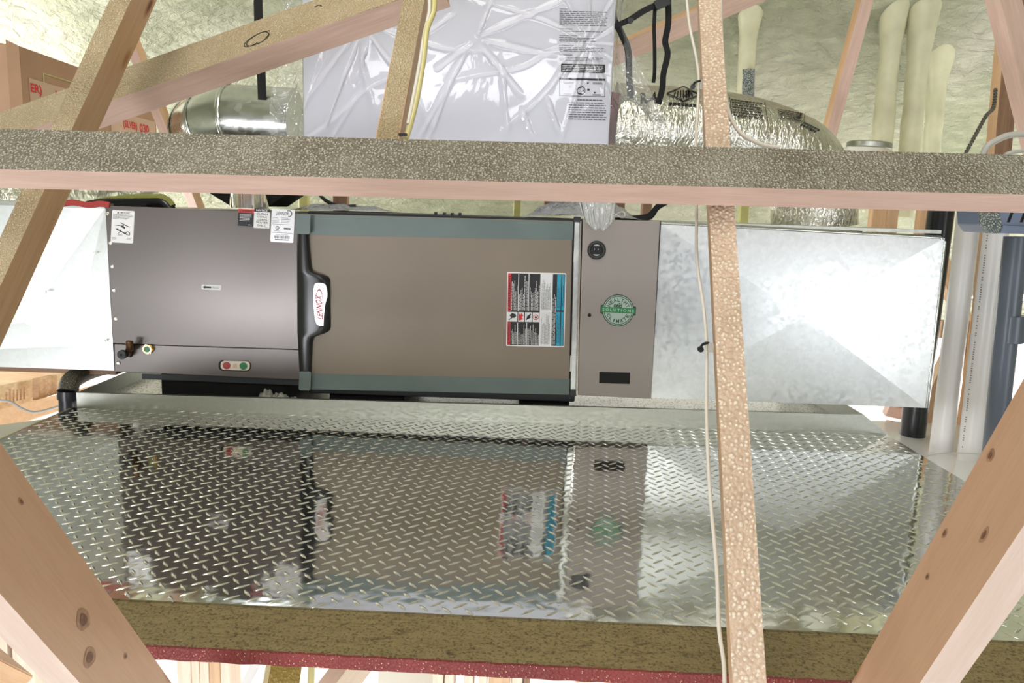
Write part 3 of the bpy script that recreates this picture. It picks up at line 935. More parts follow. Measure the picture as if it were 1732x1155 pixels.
bm = bmesh.new(); disc(bm, c + Vector((0, -0.0142, 0)), (0, -1, 0), 0.0095, 0.0006, 16); link('bore', bm, M['green_cap'], l)
# shiny transition strip under the coil cabinet, right part
bm = bmesh.new(); prism(bm, [PY(240, 632, YF + 0.01), PY(515, 640, YF + 0.01), PY(515, 652, YF + 0.01), PY(240, 641, YF + 0.01)], (0, 0.002, 0)); link('bottom_flange', bm, M['dark_case'], coil)

# --- furnace with brown door
furn = thing('furnace', 'horizontal furnace with a brown door banded in teal and a black handle bezel', 'furnace', (-0.2, 2.65, 0.05))
bm = bmesh.new(); box(bm, (-0.630, 2.352, 0.056), (0.203, 2.95, 0.622)); bevel(bm, 0.003, 1)
link('casing', bm, M['dark_case'], furn)
YD = YF - 0.022
DT = [(519, 362), (982, 373), (966, 668), (524, 660)]     # door outline in order tl tr br bl
bm = bmesh.new(); quadbox(bm, (520, 362), (969, 374), (962, 668), (527, 659), YD, 0.022); bevel(bm, 0.003, 2)
door = link('door', bm, M['door_film'], furn)
def strip(nm, pts, mat, par, h=0.0008, lab=None):
    bm = bmesh.new(); prism(bm, [PY(x, y, YD) for x, y in pts], (0, -h, 0)); return link(nm, bm, mat, par, label=lab)
strip('teal_band', [(521, 397), (968.5, 406), (969.5, 375), (519.5, 363)], M['teal_tape'], door, lab='teal band along the top of the door')
strip('teal_band', [(527, 658.5), (962.5, 667), (963.5, 641), (525.5, 632)], M['teal_tape'], door, lab='teal band along the bottom of the door')
# bezel with curved section and handle bulge
rightb = [(519, 362), (523, 410), (527, 453), (530, 459), (536, 462), (550, 466), (556, 469), (558, 475), (559, 553), (557, 559), (551, 563), (537, 568), (531, 571), (528.5, 580), (527, 620), (526, 659)]
leftb = [(503, 360), (502.5, 410), (502.5, 453), (502.5, 459), (502.5, 462), (502.5, 466), (502.5, 469), (502.5, 475), (503, 553), (503, 559), (503, 563), (503.5, 568), (503.5, 571), (504, 580), (506, 620), (510, 660)]
bm = bmesh.new(); rows = []
for (rx, ry), (lx, ly) in zip(rightb, leftb):
    row = []
    for k in range(9):
        t = k / 8
        bul = 0.012 * math.sin(math.pi * min(1, t * 1.15)) ** 0.7 if t < 0.87 else 0.012 * math.sin(math.pi * 0.99) ** 0.7
        row.append(bm.verts.new(PY(lx + (rx - lx) * t, ly + (ry - ly) * t, YD - 0.004 - 0.016 * (1 - (2 * t - 1) ** 4))))
    rows.append(row)
for i in range(len(rows) - 1):
    for k in range(8): bm.faces.new((rows[i][k], rows[i][k + 1], rows[i + 1][k + 1], rows[i + 1][k]))
ed = [e for e in bm.edges if e.is_boundary]
ex = bmesh.ops.extrude_edge_only(bm, edges=ed)
for v in [g for g in ex['geom'] if isinstance(g, bmesh.types.BMVert)]: v.co.y = YF - 0.004
bez = link('handle_bezel', bm, M['black_plastic'], furn, smooth=35, label='glossy black handle bezel')
# badge
YB = YD - 0.0205
bp_ = [(534, 479), (538, 478), (546, 478.5), (551, 481), (553, 486), (554, 496), (554, 502), (551, 512), (549, 520), (548, 535), (547.5, 551), (541, 551), (536, 548), (533, 540), (531.5, 525), (530.5, 505), (531, 488), (532, 482)]
bm = bmesh.new(); prism(bm, [PY(x, y, YB + 0.001) for x, y in bp_], (0, -0.0035, 0)); bevel(bm, 0.0006, 1)
badge = link('badge', bm, M['silver_label'], bez, label='white badge that reads LENNOX in red')
frb = Frame(PY(547.0, 541, YB - 0.0026), PY(544.0, 499, YB - 0.0026) - PY(547.0, 541, YB - 0.0026), PY(536.0, 539.5, YB - 0.0026) - PY(547.0, 541, YB - 0.0026), (0, -1, 0))
bm = bmesh.new(); put_text(bm, frb, 'LENNOX', h=0.0004, bold=0.03, shear=0.25)
frc = fpx(540, 500, 40, 40, YB - 0.0026, 0)
for i in range(1):
    k = 26; P = []
    for q in range(k + 1):
        a = math.radians(-40 + 260 * q / k); w = 0.008 + 0.032 * max(0, math.sin(math.radians(15 + 150 * q / k))) ** 2
        cx, cy = 0.5, 0.38
        P.append((bm.verts.new(frc.at(cx + math.cos(a) * 0.15 + 0.0, cy + math.sin(a) * 0.40, 0.0004)),
                  bm.verts.new(frc.at(cx + math.cos(a) * (0.15 - w), cy + math.sin(a) * (0.40 - w * 1.6), 0.0004))))
    for q in range(k): bm.faces.new((P[q][0], P[q + 1][0], P[q + 1][1], P[q][1]))
link_raw('badge_print', bm, M['red_dark'], furn)
# warning sheet on the door
fr = fpx(906.5, 524, 99, 125, YD - 0.0003, 1.2); wl = label_on(door, fr, M['white'], 0.003, 'warning_sheet', 'bilingual warning sheet, black and blue with red headings')
prints(door, 'sheet_ground', M['ink'], lambda bm: (put_rect(bm, fr, 0.02, 0.015, 0.565, 0.985, 0.0008), put_rect(bm, fr, 0.775, 0.015, 0.985, 0.985, 0.0008)))
prints(door, 'sheet_panel', M['white_print'], lambda bm: (put_rect(bm, fr, 0.585, 0.02, 0.75, 0.47, 0.0008), put_rect(bm, fr, 0.585, 0.49, 0.76, 0.98, 0.0008),
    [put_rect(bm, fr, a, 0.335, b, 0.465, 0.0012) for a, b in ((0.02, 0.185), (0.20, 0.30), (0.315, 0.43), (0.445, 0.56))],
    [put_rect(bm, fr, a, b0, a + 0.012, b1, 0.0012) for a, b0, b1 in ((0.19, .48, .98), (0.365, .48, .98), (0.185, .02, .325), (0.34, .02, .325))],
    [greek(bm, Frame(fr.at(a1, b0), fr.v * (b1 - b0), -fr.u * (a1 - a0), fr.n), 0.02, 0, 0.95, 1, nl, 0.35, 0.55, 0.0012) for a0, a1, b0, b1, nl in
     ((0.075, 0.185, .48, .98, 5), (0.205, 0.36, .48, .98, 7), (0.385, 0.56, .48, .98, 8), (0.075, 0.18, .02, .32, 5), (0.20, 0.335, .02, .32, 6), (0.355, 0.56, .02, .32, 9), (0.78, 0.84, .02, .75, 3))]))
prints(door, 'sheet_heading', M['red_ink'], lambda bm: (put_rect(bm, fr, 0.015, 0.015, 0.07, 0.325, 0.0012), put_rect(bm, fr, 0.015, 0.475, 0.07, 0.985, 0.0012),
    put_poly(bm, fr, [(0.21, 0.35), (0.21, 0.45), (0.24, 0.43), (0.25, 0.455), (0.29, 0.42), (0.26, 0.40), (0.29, 0.37)], 0.0016),
    put_ring(bm, fr, (0.5, 0.40), 0.036, 0.048, 0.0016, 24, asp=99 / 125)))
prints(door, 'sheet_blue', M['cyan'], lambda bm: (put_rect(bm, fr, 0.85, 0.02, 0.92, 0.48, 0.0012), put_rect(bm, fr, 0.85, 0.50, 0.92, 0.98, 0.0012), put_rect(bm, fr, 0.935, 0.02, 0.975, 0.48, 0.0012), put_rect(bm, fr, 0.935, 0.50, 0.975, 0.98, 0.0012)))
def f(bm):
    put_text(bm, Frame(fr.at(0.06, 0.07), fr.v * 0.235, -fr.u * 0.035, fr.n), 'WARNING', h=0.0016, bold=0.03)
    put_text(bm, Frame(fr.at(0.06, 0.53), fr.v * 0.43, -fr.u * 0.035, fr.n), 'AVERTISSEMENT', h=0.0016, bold=0.03)
    for b in (0.025, 0.485): put_poly(bm, fr, [(0.06, b), (0.06, b + 0.03), (0.027, b + 0.015)], 0.0016)
    for a0, a1, b0, b1, nl in ((0.59, 0.745, .03, .46, 9), (0.59, 0.745, .5, .96, 10), (0.855, 0.915, .52, .96, 3), (0.855, 0.915, .05, .46, 3), (0.94, 0.97, .1, .4, 1), (0.94, 0.97, .55, .9, 1)):
        greek(bm, Frame(fr.at(a1, b0), fr.v * (b1 - b0), -fr.u * (a1 - a0), fr.n), 0.02, 0, 0.97, 1, nl, 0.3, 0.4, 0.0016)
    put_poly(bm, fr, [(0.05, 0.42), (0.09, 0.45), (0.15, 0.44), (0.165, 0.41), (0.13, 0.385), (0.08, 0.39)], 0.0016)
    put_poly(bm, fr, [(0.03, 0.36), (0.045, 0.355), (0.10, 0.385), (0.09, 0.395)], 0.0016)
    for a, b in ((0.33, 0.36), (0.33, 0.44), (0.41, 0.36), (0.41, 0.44), (0.345, 0.40)): put_poly(bm, fr, [(0.365, 0.385), (0.395, 0.385), (a + 0.008, b), (a, b + 0.01), (0.365, 0.42)], 0.0016)
    put_ring(bm, fr, (0.395, 0.40), 0, 0.018, 0.0017, 12, asp=99 / 125); put_ring(bm, fr, (0.5, 0.40), 0, 0.02, 0.0016, 12, asp=99 / 125)
prints(door, 'sheet_print', M['ink'], f)
# chrome edge, hinge strip, clips
bm = bmesh.new(); quadbox(bm, (971, 374), (981, 374), (974, 669), (964, 668), YF - 0.012, 0.012); bevel(bm, 0.002, 1); link('edge_channel', bm, M['galv'], furn, label='bare metal edge channel')
bm = bmesh.new(); quadbox(bm, (981.5, 374), (983.5, 374), (977, 669), (974.5, 669), YF - 0.022, 0.022); link('edge_rail', bm, M['steel'], furn)
for pts in ([(971, 418), (975.5, 418), (974, 443), (969.5, 443)], [(964.5, 601), (968.5, 601), (967, 628), (963.5, 628)]):
    bm = bmesh.new(); prism(bm, [PY(x, y, YF - 0.012) for x, y in pts], (0, -0.003, 0)); link('clip', bm, M['clip'], furn)
for cx, cy, w, h, sm in ((976, 371, 12, 9, 'dark_case'), (970, 664, 12, 10, 'dark_case')):
    bm = bmesh.new(); fr2 = fpx(cx, cy, w, h, YF - 0.014, 2); rounded(fr2, 0.003, 0, bm, 0.006); link('corner_latch', bm, M[sm], furn)
for cx, cy, w, h in ((513, 379, 24, 34), (516, 644, 20, 32)):
    bm = bmesh.new(); rounded(fpx(cx, cy, w, h, YD - 0.0215, 2), 0.006, 0, bm, 0.002); link('tape_corner', bm, M['teal_tape'], furn)
for cx, cy in ((737, 361), (752, 361.5), (765, 362), (778, 362)):
    c = PY(cx, cy, YF + 0.02); bm = bmesh.new(); disc(bm, c - Vector((0, 0, 0.006)), (0, 0, 1), 0.005, 0.010, 8); link('screw', bm, M['dark_case'], furn)

# --- filter cabinet
filt = thing('filter_cabinet', 'taupe steel filter cabinet with a round green sticker, right of the furnace', 'filter cabinet', (0.32, 2.65, 0.07))
bm = bmesh.new(); box(bm, (0.207, 2.352, 0.078), (0.436, 2.94, 0.622)); bevel(bm, 0.003, 1); link('casing', bm, M['grey_cab'], filt)
bm = bmesh.new(); quadbox(bm, (986, 371), (1116.5, 373.5), (1101.5, 674.5), (977.5, 668.5), YF - 0.022, 0.022); bevel(bm, 0.002, 2); fd = link('door', bm, M['grey_cab'], filt)
YC = YF - 0.0222
c = PY(1009, 423, YC); bm = bmesh.new(); put = put_ring
frg = fpx(1009, 423, 30, 31, YC, 0)
tube(bm, [c + Vector((math.cos(a) * 0.0225, -0.002, math.sin(a) * 0.0225)) for a in [2 * math.pi * k / 32 for k in range(33)]], 0.0055, 8, caps=False)
g = link('grommet', bm, M['rubber'], fd, smooth=60, label='round black grommet around a connector')
bm = bmesh.new(); disc(bm, c + Vector((0, 0.001, 0)), (0, -1, 0), 0.019, 0.0012, 24); link('connector_ground', bm, M['white'], g)
bm = bmesh.new(); rounded(fpx(1008.5, 423, 19, 14, YC, 2), 0.001, 0.0015, bm, 0.006); link('connector', bm, M['black_plastic'], g)
bm = bmesh.new(); [put_rect(bm, fpx(1008.5, 423, 19, 14, YC, 2), a, 0.55, a + 0.05, 0.7, 0.0064) for a in (0.3, 0.62)]; link_raw('pins', bm, M['white'], g)
bm = bmesh.new(); disc(bm, PY(997, 533, YC), (0, -1, 0), 0.0055, 0.0008, 16); link('hole', bm, M['black_matte'], fd)
bm = bmesh.new(); rounded(fpx(1039.5, 639, 52, 19, YC, 1.5), 0.0008, 0, bm, 0.0008); link('slot', bm, M['black_matte'], fd, label='black rectangular slot')
# round sticker
fs_ = fpx(1045.5, 525, 60, 54, YC, 3)
bm = bmesh.new(); rounded(fpx(1045.5, 524.5, 60, 15.5, YC, 3), 0.003, 0.0, bm, 0.0004); put_ring(bm, fs_, (0.5, 0.5), 0, 0.45, 0.0006, 48, asp=60 / 54)
st = link('sticker', bm, M['green_dark'], fd, label='round green sticker that reads HEALTHY CLIMATE SOLUTIONS')
prints(st, 'sticker_ground', M['green_pale'], lambda bm: (put_ring(bm, fs_, (0.5, 0.5), 0, 0.385, 0.001, 48, asp=60 / 54), put_ring(bm, fs_, (0.5, 0.5), 0.405, 0.425, 0.001, 48, asp=60 / 54)))
prints(st, 'sticker_band', M['green_mid'], lambda bm: put_rect(bm, fs_, 0.03, 0.425, 0.97, 0.595, 0.0013))
prints(st, 'sticker_band_print', M['green_text'], lambda bm: put_text(bm, fs_.sub(0.06, 0.465, 0.94, 0.555), 'SOLUTIONS', h=0.0016, spacing=1.5, bold=0.01))
def f(bm):
    for word, up in (('HEALTHY', True), ('CLIMATE', False)):
        n = len(word)
        for i, ch in enumerate(word):
            a = math.radians((152 - 124 * i / (n - 1)) if up else (208 + 124 * i / (n - 1)))
            rr = 0.30
            w_, h_ = (0.085 if ch not in 'IL' else (0.03 if ch == 'I' else 0.07)), 0.10
            ex_ = Vector((math.sin(a), -math.cos(a))) if up else Vector((-math.sin(a), math.cos(a)))
            ey_ = Vector((math.cos(a), math.sin(a))) if up else Vector((-math.cos(a), -math.sin(a)))
            cx, cy = 0.5 + rr * math.cos(a), 0.5 + rr * math.sin(a) * 60 / 54
            U = fs_.u * ex_.x * w_ + fs_.v * (ex_.y * w_ * 60 / 54); V = fs_.u * ey_.x * h_ + fs_.v * (ey_.y * h_ * 60 / 54)
            put_text(bm, Frame(fs_.at(cx, cy) - U / 2 - V / 2, U, V, fs_.n), ch, h=0.0016, bold=0.02)
    put_poly(bm, fs_, [(0.37, 0.60), (0.37, 0.68), (0.42, 0.685), (0.46, 0.68), (0.53, 0.745), (0.575, 0.70), (0.575, 0.73), (0.60, 0.735), (0.60, 0.60)], 0.0016)
prints(st, 'sticker_print', M['green_dark'], f)
prints(st, 'sticker_house_windows', M['green_pale'], lambda bm: [put_rect(bm, fs_, a, b, a + 0.04, b + 0.025, 0.002) for a, b in ((0.40, .625), (0.47, .625), (0.54, .625), (0.49, .68), (0.54, .68))])

# --- supply plenum on the right, cross-broken
plen = thing('supply_plenum', 'bright cross-broken galvanized plenum on the right of the filter cabinet', 'duct', (0.87, 2.65, 0.07))
bm = bmesh.new()
C_ = [Vector((0.442, YF, 0.078)), Vector((1.303, YF, 0.075)), Vector((1.297, YF, 0.604)), Vector((0.438, YF, 0.616))]
cc = PY(1362, 536, YF - 0.014)
vv = [bm.verts.new(p) for p in C_]; vc = bm.verts.new(cc); vb = [bm.verts.new(p + Vector((0, 0.58, 0))) for p in C_]
for i in range(4):
    bm.faces.new((vv[i], vv[(i + 1) % 4], vc)); bm.faces.new((vv[(i + 1) % 4], vv[i], vb[i], vb[(i + 1) % 4]))
bm.faces.new(list(reversed(vb)))
link('duct_body', bm, M['galv'], plen)
bm = bmesh.new(); tube(bm, [C_[3] + Vector((0, 0.004, 0.004)), C_[2] + Vector((-0.012, 0.004, 0.0)), C_[2] + Vector((0.003, 0.004, -0.012)), C_[1] + Vector((0.003, 0.004, 0))], 0.006, 8); link('seam', bm, M['galv_pipe'], plen, smooth=50)
bm = bmesh.new(); box(bm, (0.44, 2.36, 0.616), (1.29, 2.9, 0.626)); link('top_flange', bm, M['galv_lip'], plen)

# --- return duct on the left
ret = thing('return_duct', 'creased galvanized duct on the left end of the coil cabinet', 'duct', (-1.7, 2.65, 0.1))
bm = bmesh.new()
x0, x1, za, zb = -2.35, -1.241, 0.108, 0.612
g1 = PY(75, 590, YF - 0.012)
ptsd = [Vector((x0, YF, za)), Vector((x1, YF, za)), Vector((x1, YF, zb)), Vector((x0, YF, zb + 0.01))]
vv = [bm.verts.new(p) for p in ptsd]; m1 = bm.verts.new(PY(122, 585, YF + 0.008)); m2 = bm.verts.new(PY(40, 545, YF + 0.012))
vb = [bm.verts.new(p + Vector((0, 0.58, 0))) for p in ptsd]
for t3 in ((vv[0], vv[1], m1), (vv[0], m1, m2), (vv[1], vv[2], m1), (vv[2], m2, m1), (vv[2], vv[3], m2), (vv[3], vv[0], m2)): bm.faces.new(t3)
for i in range(4): bm.faces.new((vv[(i + 1) % 4], vv[i], vb[i], vb[(i + 1) % 4]))
bm.faces.new(list(reversed(vb)))
link('duct_body', bm, galvanized('galvanized_sheet_wavy', (0.74, 0.76, 0.75), 0.36, 90, 0.06, 0.08), ret)
bm = bmesh.new(); box(bm, (x0, YF - 0.003, zb - 0.004), (x1, YF + 0.05, zb + 0.012)); link('top_flange', bm, M['galv_lip'], ret)
for px in ((161, 428), (177, 576), (77, 493)):
    bm = bmesh.new(); disc(bm, PY(*px, YF - 0.008), (0, -1, 0), 0.004, 0.006, 8); link('screw', bm, M['screw'], ret)

# ------------------------------------------------------------------ truss lumber in front of the machines
G1 = None
lumber('brace_beam', 'long horizontal brace crossing the view, grey foam-dusted face and clean pink lower edge',
       PY(0, 286, 1.15), PY(1732, 329, 1.18), (866, 240), (866, 330), 0.089, 0.038, (1.0, 1.0),
       M['speck_grey'], M['wood_pink'], M['wood_pink'])
lumber('truss_web', 'upright foam-dusted truss web right of centre, thin white cable along its left side',
       PY(1182, 0, 1.50), PY(1239, 1155, 0.815), (1195, 347), (1252, 570), 0.089, 0.038, (0.9, 0.6),
       M['wood'], M['speck_pink'], M['wood'])
lumber('truss_web', 'short leaning truss web before the white box, yellow cable down its right side',
       PY(718, 0, 1.48), PY(675, 230, 1.31), (684, 230), (635, 230), 0.089, 0.038, (0.8, 0.03),
       M['wood_orange'], M['speck_tan'], M['wood'])
lumber('truss_web', 'broad diagonal truss web over the left duct, dusted left edge and clean orange face',
       PY(194, 60, 1.62), PY(48, 380, 1.50), (94, 380), (18, 380), 0.089, 0.038, (0.8, 0.42),
       M['wood_orange'], M['speck_tan'], M['wood'])
SCRAWL = lumber('truss_web', 'long slanting truss web with a black pen scrawl, rising from left to the white box',
       PY(212, 162, 1.80), PY(670, 1, 1.72), (450, 29), (450, 109), 0.089, 0.062, (0.75, 0.10),
       M['speck_tan'], M['wood_pink'], M['wood'])
NEAR_L = lumber('truss_web', 'near knotty diagonal timber crossing the lower left corner',
       PD(0, 1004, 0.68), PD(135, 1155, 0.80), (147, 953), (30, 1122), 0.089, 0.038, (1.0, 0.45),
       M['wood_near'], M['wood_near_pale'], M['wood'])
NEAR_R = lumber('truss_web', 'near knotty diagonal timber crossing the lower right corner',
       PD(1732, 888, 0.66), PD(1556, 1155, 0.80), (1586, 897), (1704, 1116), 0.089, 0.038, (1.0, 0.45),
       M['wood_near'], M['wood_near_pale'], M['wood'])
def face_px(o, x, y):
    """where the sight line to (x, y) meets the wide face of timber o, in its own coordinates"""
    im = o.matrix_world.inverted(); c = im @ CAM; d = im.to_3x3() @ ray(x, y)
    return c + d * (-c.z / d.z)
def pen(o, strokes, w):
    bm = bmesh.new()
    for st_ in strokes:
        P_ = catmull([face_px(o, *q) for q in st_], 6)
        for i in range(len(P_) - 1):
            d = (P_[i + 1] - P_[i]).normalized(); s2 = Vector((-d.y, d.x, 0)) * w
            q = [P_[i] - s2, P_[i + 1] - s2, P_[i + 1] + s2, P_[i] + s2]
            bm.faces.new([bm.verts.new((v.x, v.y, -0.0006)) for v in q])
    me = bpy.data.meshes.new('pen_mark'); bm.to_mesh(me); bm.free(); me.materials.append(M['ink'])
    c = bpy.data.objects.new('pen_mark', me); COL.objects.link(c); c.parent = o; c['kind'] = 'stuff'
def knot(o, x, y, rx, ry):
    """a knot in the wide face: dark heart in a paler ring"""
    c = face_px(o, x, y); px_m = (face_px(o, x + 1, y) - c).length
    for k_, mt, z in ((1.0, M['knot_ring'], -0.0004), (0.55, M['knot_heart'], -0.0007)):
        bm = bmesh.new()
        bm.faces.new([bm.verts.new((c.x + math.cos(a) * rx * px_m * k_ * (1 + 0.12 * math.sin(3 * a)), c.y + math.sin(a) * ry * px_m * k_, z)) for a in [2 * math.pi * i / 18 for i in range(18)]])
        me = bpy.data.meshes.new('knot'); bm.to_mesh(me); bm.free(); me.materials.append(mt)
        q = bpy.data.objects.new('knot', me); COL.objects.link(q); q.parent = o
for q in ((140, 1048, 13, 9), (151, 1112, 10, 9), (35, 848, 6, 3), (212, 1110, 3, 2.5)): knot(NEAR_L, *q)
for q in ((1665, 905, 11, 4), (1598, 902, 6, 3), (1676, 770, 8, 5), (1569, 975, 4, 2.5)): knot(NEAR_R, *q)
pen(SCRAWL, [[(456, 52), (440, 56), (424, 65), (414, 74), (415, 79), (428, 77), (444, 70), (455, 60), (450, 54), (438, 57), (424, 66), (417, 75), (424, 78), (436, 72)], [(446, 69), (452, 62), (456, 57)], [(532, 12), (540, 9), (544, 11)]], 0.0011)
# studs behind the machines
lumber('stud', 'slim leaning stud behind the slanting web, left of the round metal elbow',
       PY(239, 107, 3.0), PY(321, 317, 3.06), (225, 112), (255, 101), 0.045, 0.038, (0.15, 0.25), M['wood_pink'], M['wood_orange'], M['wood'], cat='stud')
lumber('rafter_brace', 'pink diagonal brace rising behind the upper right truss web',
       PY(1074, 64, 3.02), PY(1219, 0, 3.02), (1169, 56), None, 0.075, 0.038, (0.1, 0.9), M['wood_pink'], M['wood'], M['wood'])
lumber('stud', 'leaning pink stud right of the silver flexible duct',
       PY(1457, 0, 3.05), PY(1402, 207, 3.25), (1416, 220), (1394, 204), 0.05, 0.038, (0.2, 0.35), M['wood_pink'], M['wood_orange'], M['wood'], cat='stud')
lumber('stud', 'dark upright stud at the upper right edge beside the twisted wire',
       PY(1700, 52, 2.75), PY(1682, 258, 2.75), (1711, 258), (1676, 258), 0.075, 0.038, (0.2, 0.9), M['wood_dark'], M['wood_orange'], M['wood_dark'], cat='stud')
lumber('truss_web', 'steep pink timber at the upper right corner',
       PY(1692, 0, 2.1), PY(1726, 135, 2.0), (1745, 60), None, 0.089, 0.038, (0.25, 0.35), M['wood_pink'], M['wood_pink'], M['wood'])
# uprights in the gap between beam and machines
def gapstud(lab, xa, xb, ytop, ybot, Y, m, xm=None, m2=None):
    a, b = PY(xa, ybot, Y), PY(xb, ybot, Y); t = PY(xa, ytop, Y)
    z0 = a.z - 0.25
    return board('stud', lab, (a.x, Y, z0), (b.x, Y + 0.038, t.z + 0.12), M[m], 'stud')
gapstud('yellow-green foam-coated stud above the furnace, left of the black cord', 505, 520, 300, 350, 3.35, 'foam_green')
gapstud('brown stud behind the black cord above the furnace', 562, 588, 300, 350, 3.25, 'wood_dark')
gapstud('yellow-green foam-coated stud above the right end of the brown door', 868, 881, 310, 360, 3.4, 'foam_green')
gapstud('dark brown stud in the gap above the filter cabinet', 1085, 1102, 330, 372, 3.2, 'wood_dark')
gapstud('yellow-green foam-coated stud in the gap right of the upright web', 1250, 1265, 330, 385, 3.35, 'foam_green')
gapstud('orange stud right of the foil boot on the plenum', 1472, 1497, 330, 392, 3.2, 'wood_orange')
gapstud('brown stud next to the orange stud right of the foil boot', 1497, 1517, 330, 392, 3.2, 'wood')
gapstud('orange stud left of the black pipe', 1552, 1574, 330, 395, 3.2, 'wood_orange')
board('cross_brace', 'small brown block on the foam above the brown door', PY(920, 346, 3.3), PY(944, 330, 3.3) + Vector((0, 0.04, 0)), M['wood_dark'])
board('cross_brace', 'dark brown block behind the film over the filter cabinet', PY(1036, 362, 3.0), PY(1058, 335, 3.0) + Vector((0, 0.04, 0)), M['wood_dark'])

# ------------------------------------------------------------------ white box hung above the furnace, wrapped in film
YW = 2.62
WB = thing('air_exchanger', 'big white steel cabinet wrapped in clear film above the furnace', 'air exchanger', (-0.2, 2.75, 0.72))
xl, xr = PY(512, 150, YW).x, PY(1035, 150, YW).x
bm = bmesh.new(); box(bm, (xl, YW, 0.72), (xr, 2.93, 1.40)); bevel(bm, 0.004, 2); link('cabinet', bm, M['box_white'], WB)
bm = bmesh.new(); box(bm, (xl - 0.001, YW + 0.02, 0.72), (xl - 0.0003, 2.92, 1.38)); link('side_seal', bm, M['silver_label'], WB)
bm = bmesh.new(); quadbox(bm, (1031, 155), (1050, 158), (1050, 246), (1026, 246), YW + 0.04, 0.2); link('end_panel', bm, simple('dusty_pink_panel', (0.42, 0.14, 0.18), 0.6), WB)
ms = Frame(PY(943, 192, YW - 0.0005), PY(1027, 194, YW - 0.0005) - PY(943, 192, YW - 0.0005), PY(945, 8, YW - 0.0005) - PY(943, 192, YW - 0.0005), (0, -1, 0))
sheet = prints(WB, 'instruction_sheet', M['box_white'], lambda bm: put_rect(bm, ms, 0, 0, 1, 1, 0.0))
def f(bm):
    for a0, b0, a1, b1, n_ in ((0.02, .955, .2, .97, 1), (0.02, .81, .98, .95, 8), (0.02, .775, .3, .79, 1), (0.02, .755, .9, .77, 1), (0.02, .715, .4, .73, 1), (0.02, .665, .75, .71, 3), (0.02, .625, .35, .64, 1), (0.02, .575, .95, .62, 3), (0.02, .535, .3, .555, 1), (0.02, .49, .9, .53, 3)):
        greek(bm, ms, a0, b0, a1, b1, n_, 0.42, 0.12, 0.0008)
    greek(bm, ms, 0.40, .125, .90, .14, 1, .8, 0, 0.0008)
    greek(bm, ms, 0.22, -.06, 1.0, .115, 8, 0.4, 0.1, 0.0008)
prints(WB, 'sheet_print', M['ink_grey'], f)
def f(bm):
    put_rect(bm, ms, 0.06, .385, .94, .465, 0.0006)
    put_rect(bm, ms, 0.03, .315, .95, .335, 0.0006)
    for q in ((0.03, .165, .042, .32), (0.938, .165, .95, .32), (0.03, .165, .95, .171)): put_rect(bm, ms, *q, 0.0006)
    k = [(0.5, .255), (0.42, .245), (0.38, .22), (0.41, .19), (0.5, .185), (0.55, .21), (0.54, .24)]
    for i in range(len(k)):
        a, b = k[i], k[(i + 1) % len(k)]
        d = Vector(b) - Vector(a); nn = Vector((-d.y, d.x)).normalized() * 0.006
        put_poly(bm, ms, [Vector(a) - nn, Vector(b) - nn, Vector(b) + nn, Vector(a) + nn], 0.0008)
    for q in ((.58, .285, .62, .297), (.59, .22, .64, .24), (.72, .195, .76, .21), (.50, .21, .53, .225)): put_rect(bm, ms, *q, 0.0008)
    greek(bm, ms, 0.12, .28, .36, .30, 2, .5, .2, 0.0008); greek(bm, ms, 0.7, .28, .9, .30, 2, .5, .2, 0.0008); greek(bm, ms, 0.7, .175, .88, .19, 2, .5, .2, 0.0008); greek(bm, ms, 0.12, .175, .3, .19, 2, .5, .2, 0.0008)
prints(WB, 'sheet_block', M['ink'], f)
prints(WB, 'sheet_block_print', M['white_print'], lambda bm: greek(bm, ms, 0.09, .395, .91, .455, 4, .45, .1, 0.001))

# clear film: a creased sheet round the front and both ends of the box
CREASES = []
for _q in ((620, 30, 540, 235), (588, 105, 545, 228), (602, 165, 560, 234), (625, 60, 600, 140), (805, 62, 960, -5), (800, 66, 705, 238), (810, 72, 885, 165),
           (806, 62, 835, -10), (798, 70, 735, 120), (880, 180, 902, 238), (922, 160, 946, 228), (722, 238, 765, 130), (955, 130, 1000, 40), (812, 66, 945, 95), (770, 20, 700, 70), (846, 90, 860, 235)):
    _a, _b = PY(_q[0], _q[1], YW), PY(_q[2], _q[3], YW); CREASES.append((_a.x, _a.z, _b.x, _b.z, 0.004))


def crease(u, v):
    """sharp pulled folds radiating from a few gathers, in sheet coordinates (metres)"""
    h = 0.0
    for cx, cz, n_, ph, am in ((0.22, 1.19, 11, 0.3, 0.010), (-0.52, 1.22, 9, 0.8, 0.010), (0.70, 1.25, 12, 0.1, 0.012), (-0.75, 0.82, 10, 0.0, 0.010)):
        dx, dz = u - cx, v - cz; d = math.hypot(dx, dz) + 1e-4; a = math.atan2(dz, dx)
        w = math.exp(-(d / 0.30) ** 2) * min(1, d / 0.05)
        s_ = abs(math.sin(a * n_ * 0.5 + ph + 1.2 * noise.noise(Vector((u * 4, v * 4, cx)))))
        h += am * 0.7 * w * (1 - s_) ** 7
    nn = noise.noise(Vector((u * 7 + v * 2, v * 2.6 - u * 1.2, 1.7)))
    for (ax_, az_, bx_, bz_, am_) in CREASES:
        ex, ez = bx_ - ax_, bz_ - az_; ll = ex * ex + ez * ez
        t = ((u - ax_) * ex + (v - az_) * ez) / ll
        if -0.1 < t < 1.1:
            q = abs((u - ax_) * ez - (v - az_) * ex) / math.sqrt(ll) + 0.004 * noise.noise(Vector((t * 5, ax_, 0)))
            h += am_ * math.exp(-(q / 0.0065) ** 2) * max(0, 1 - abs(2 * t - 1) ** 4)
    h += 0.004 * noise.noise(Vector((u * 2.2, v * 1.5, 9)))
    return h


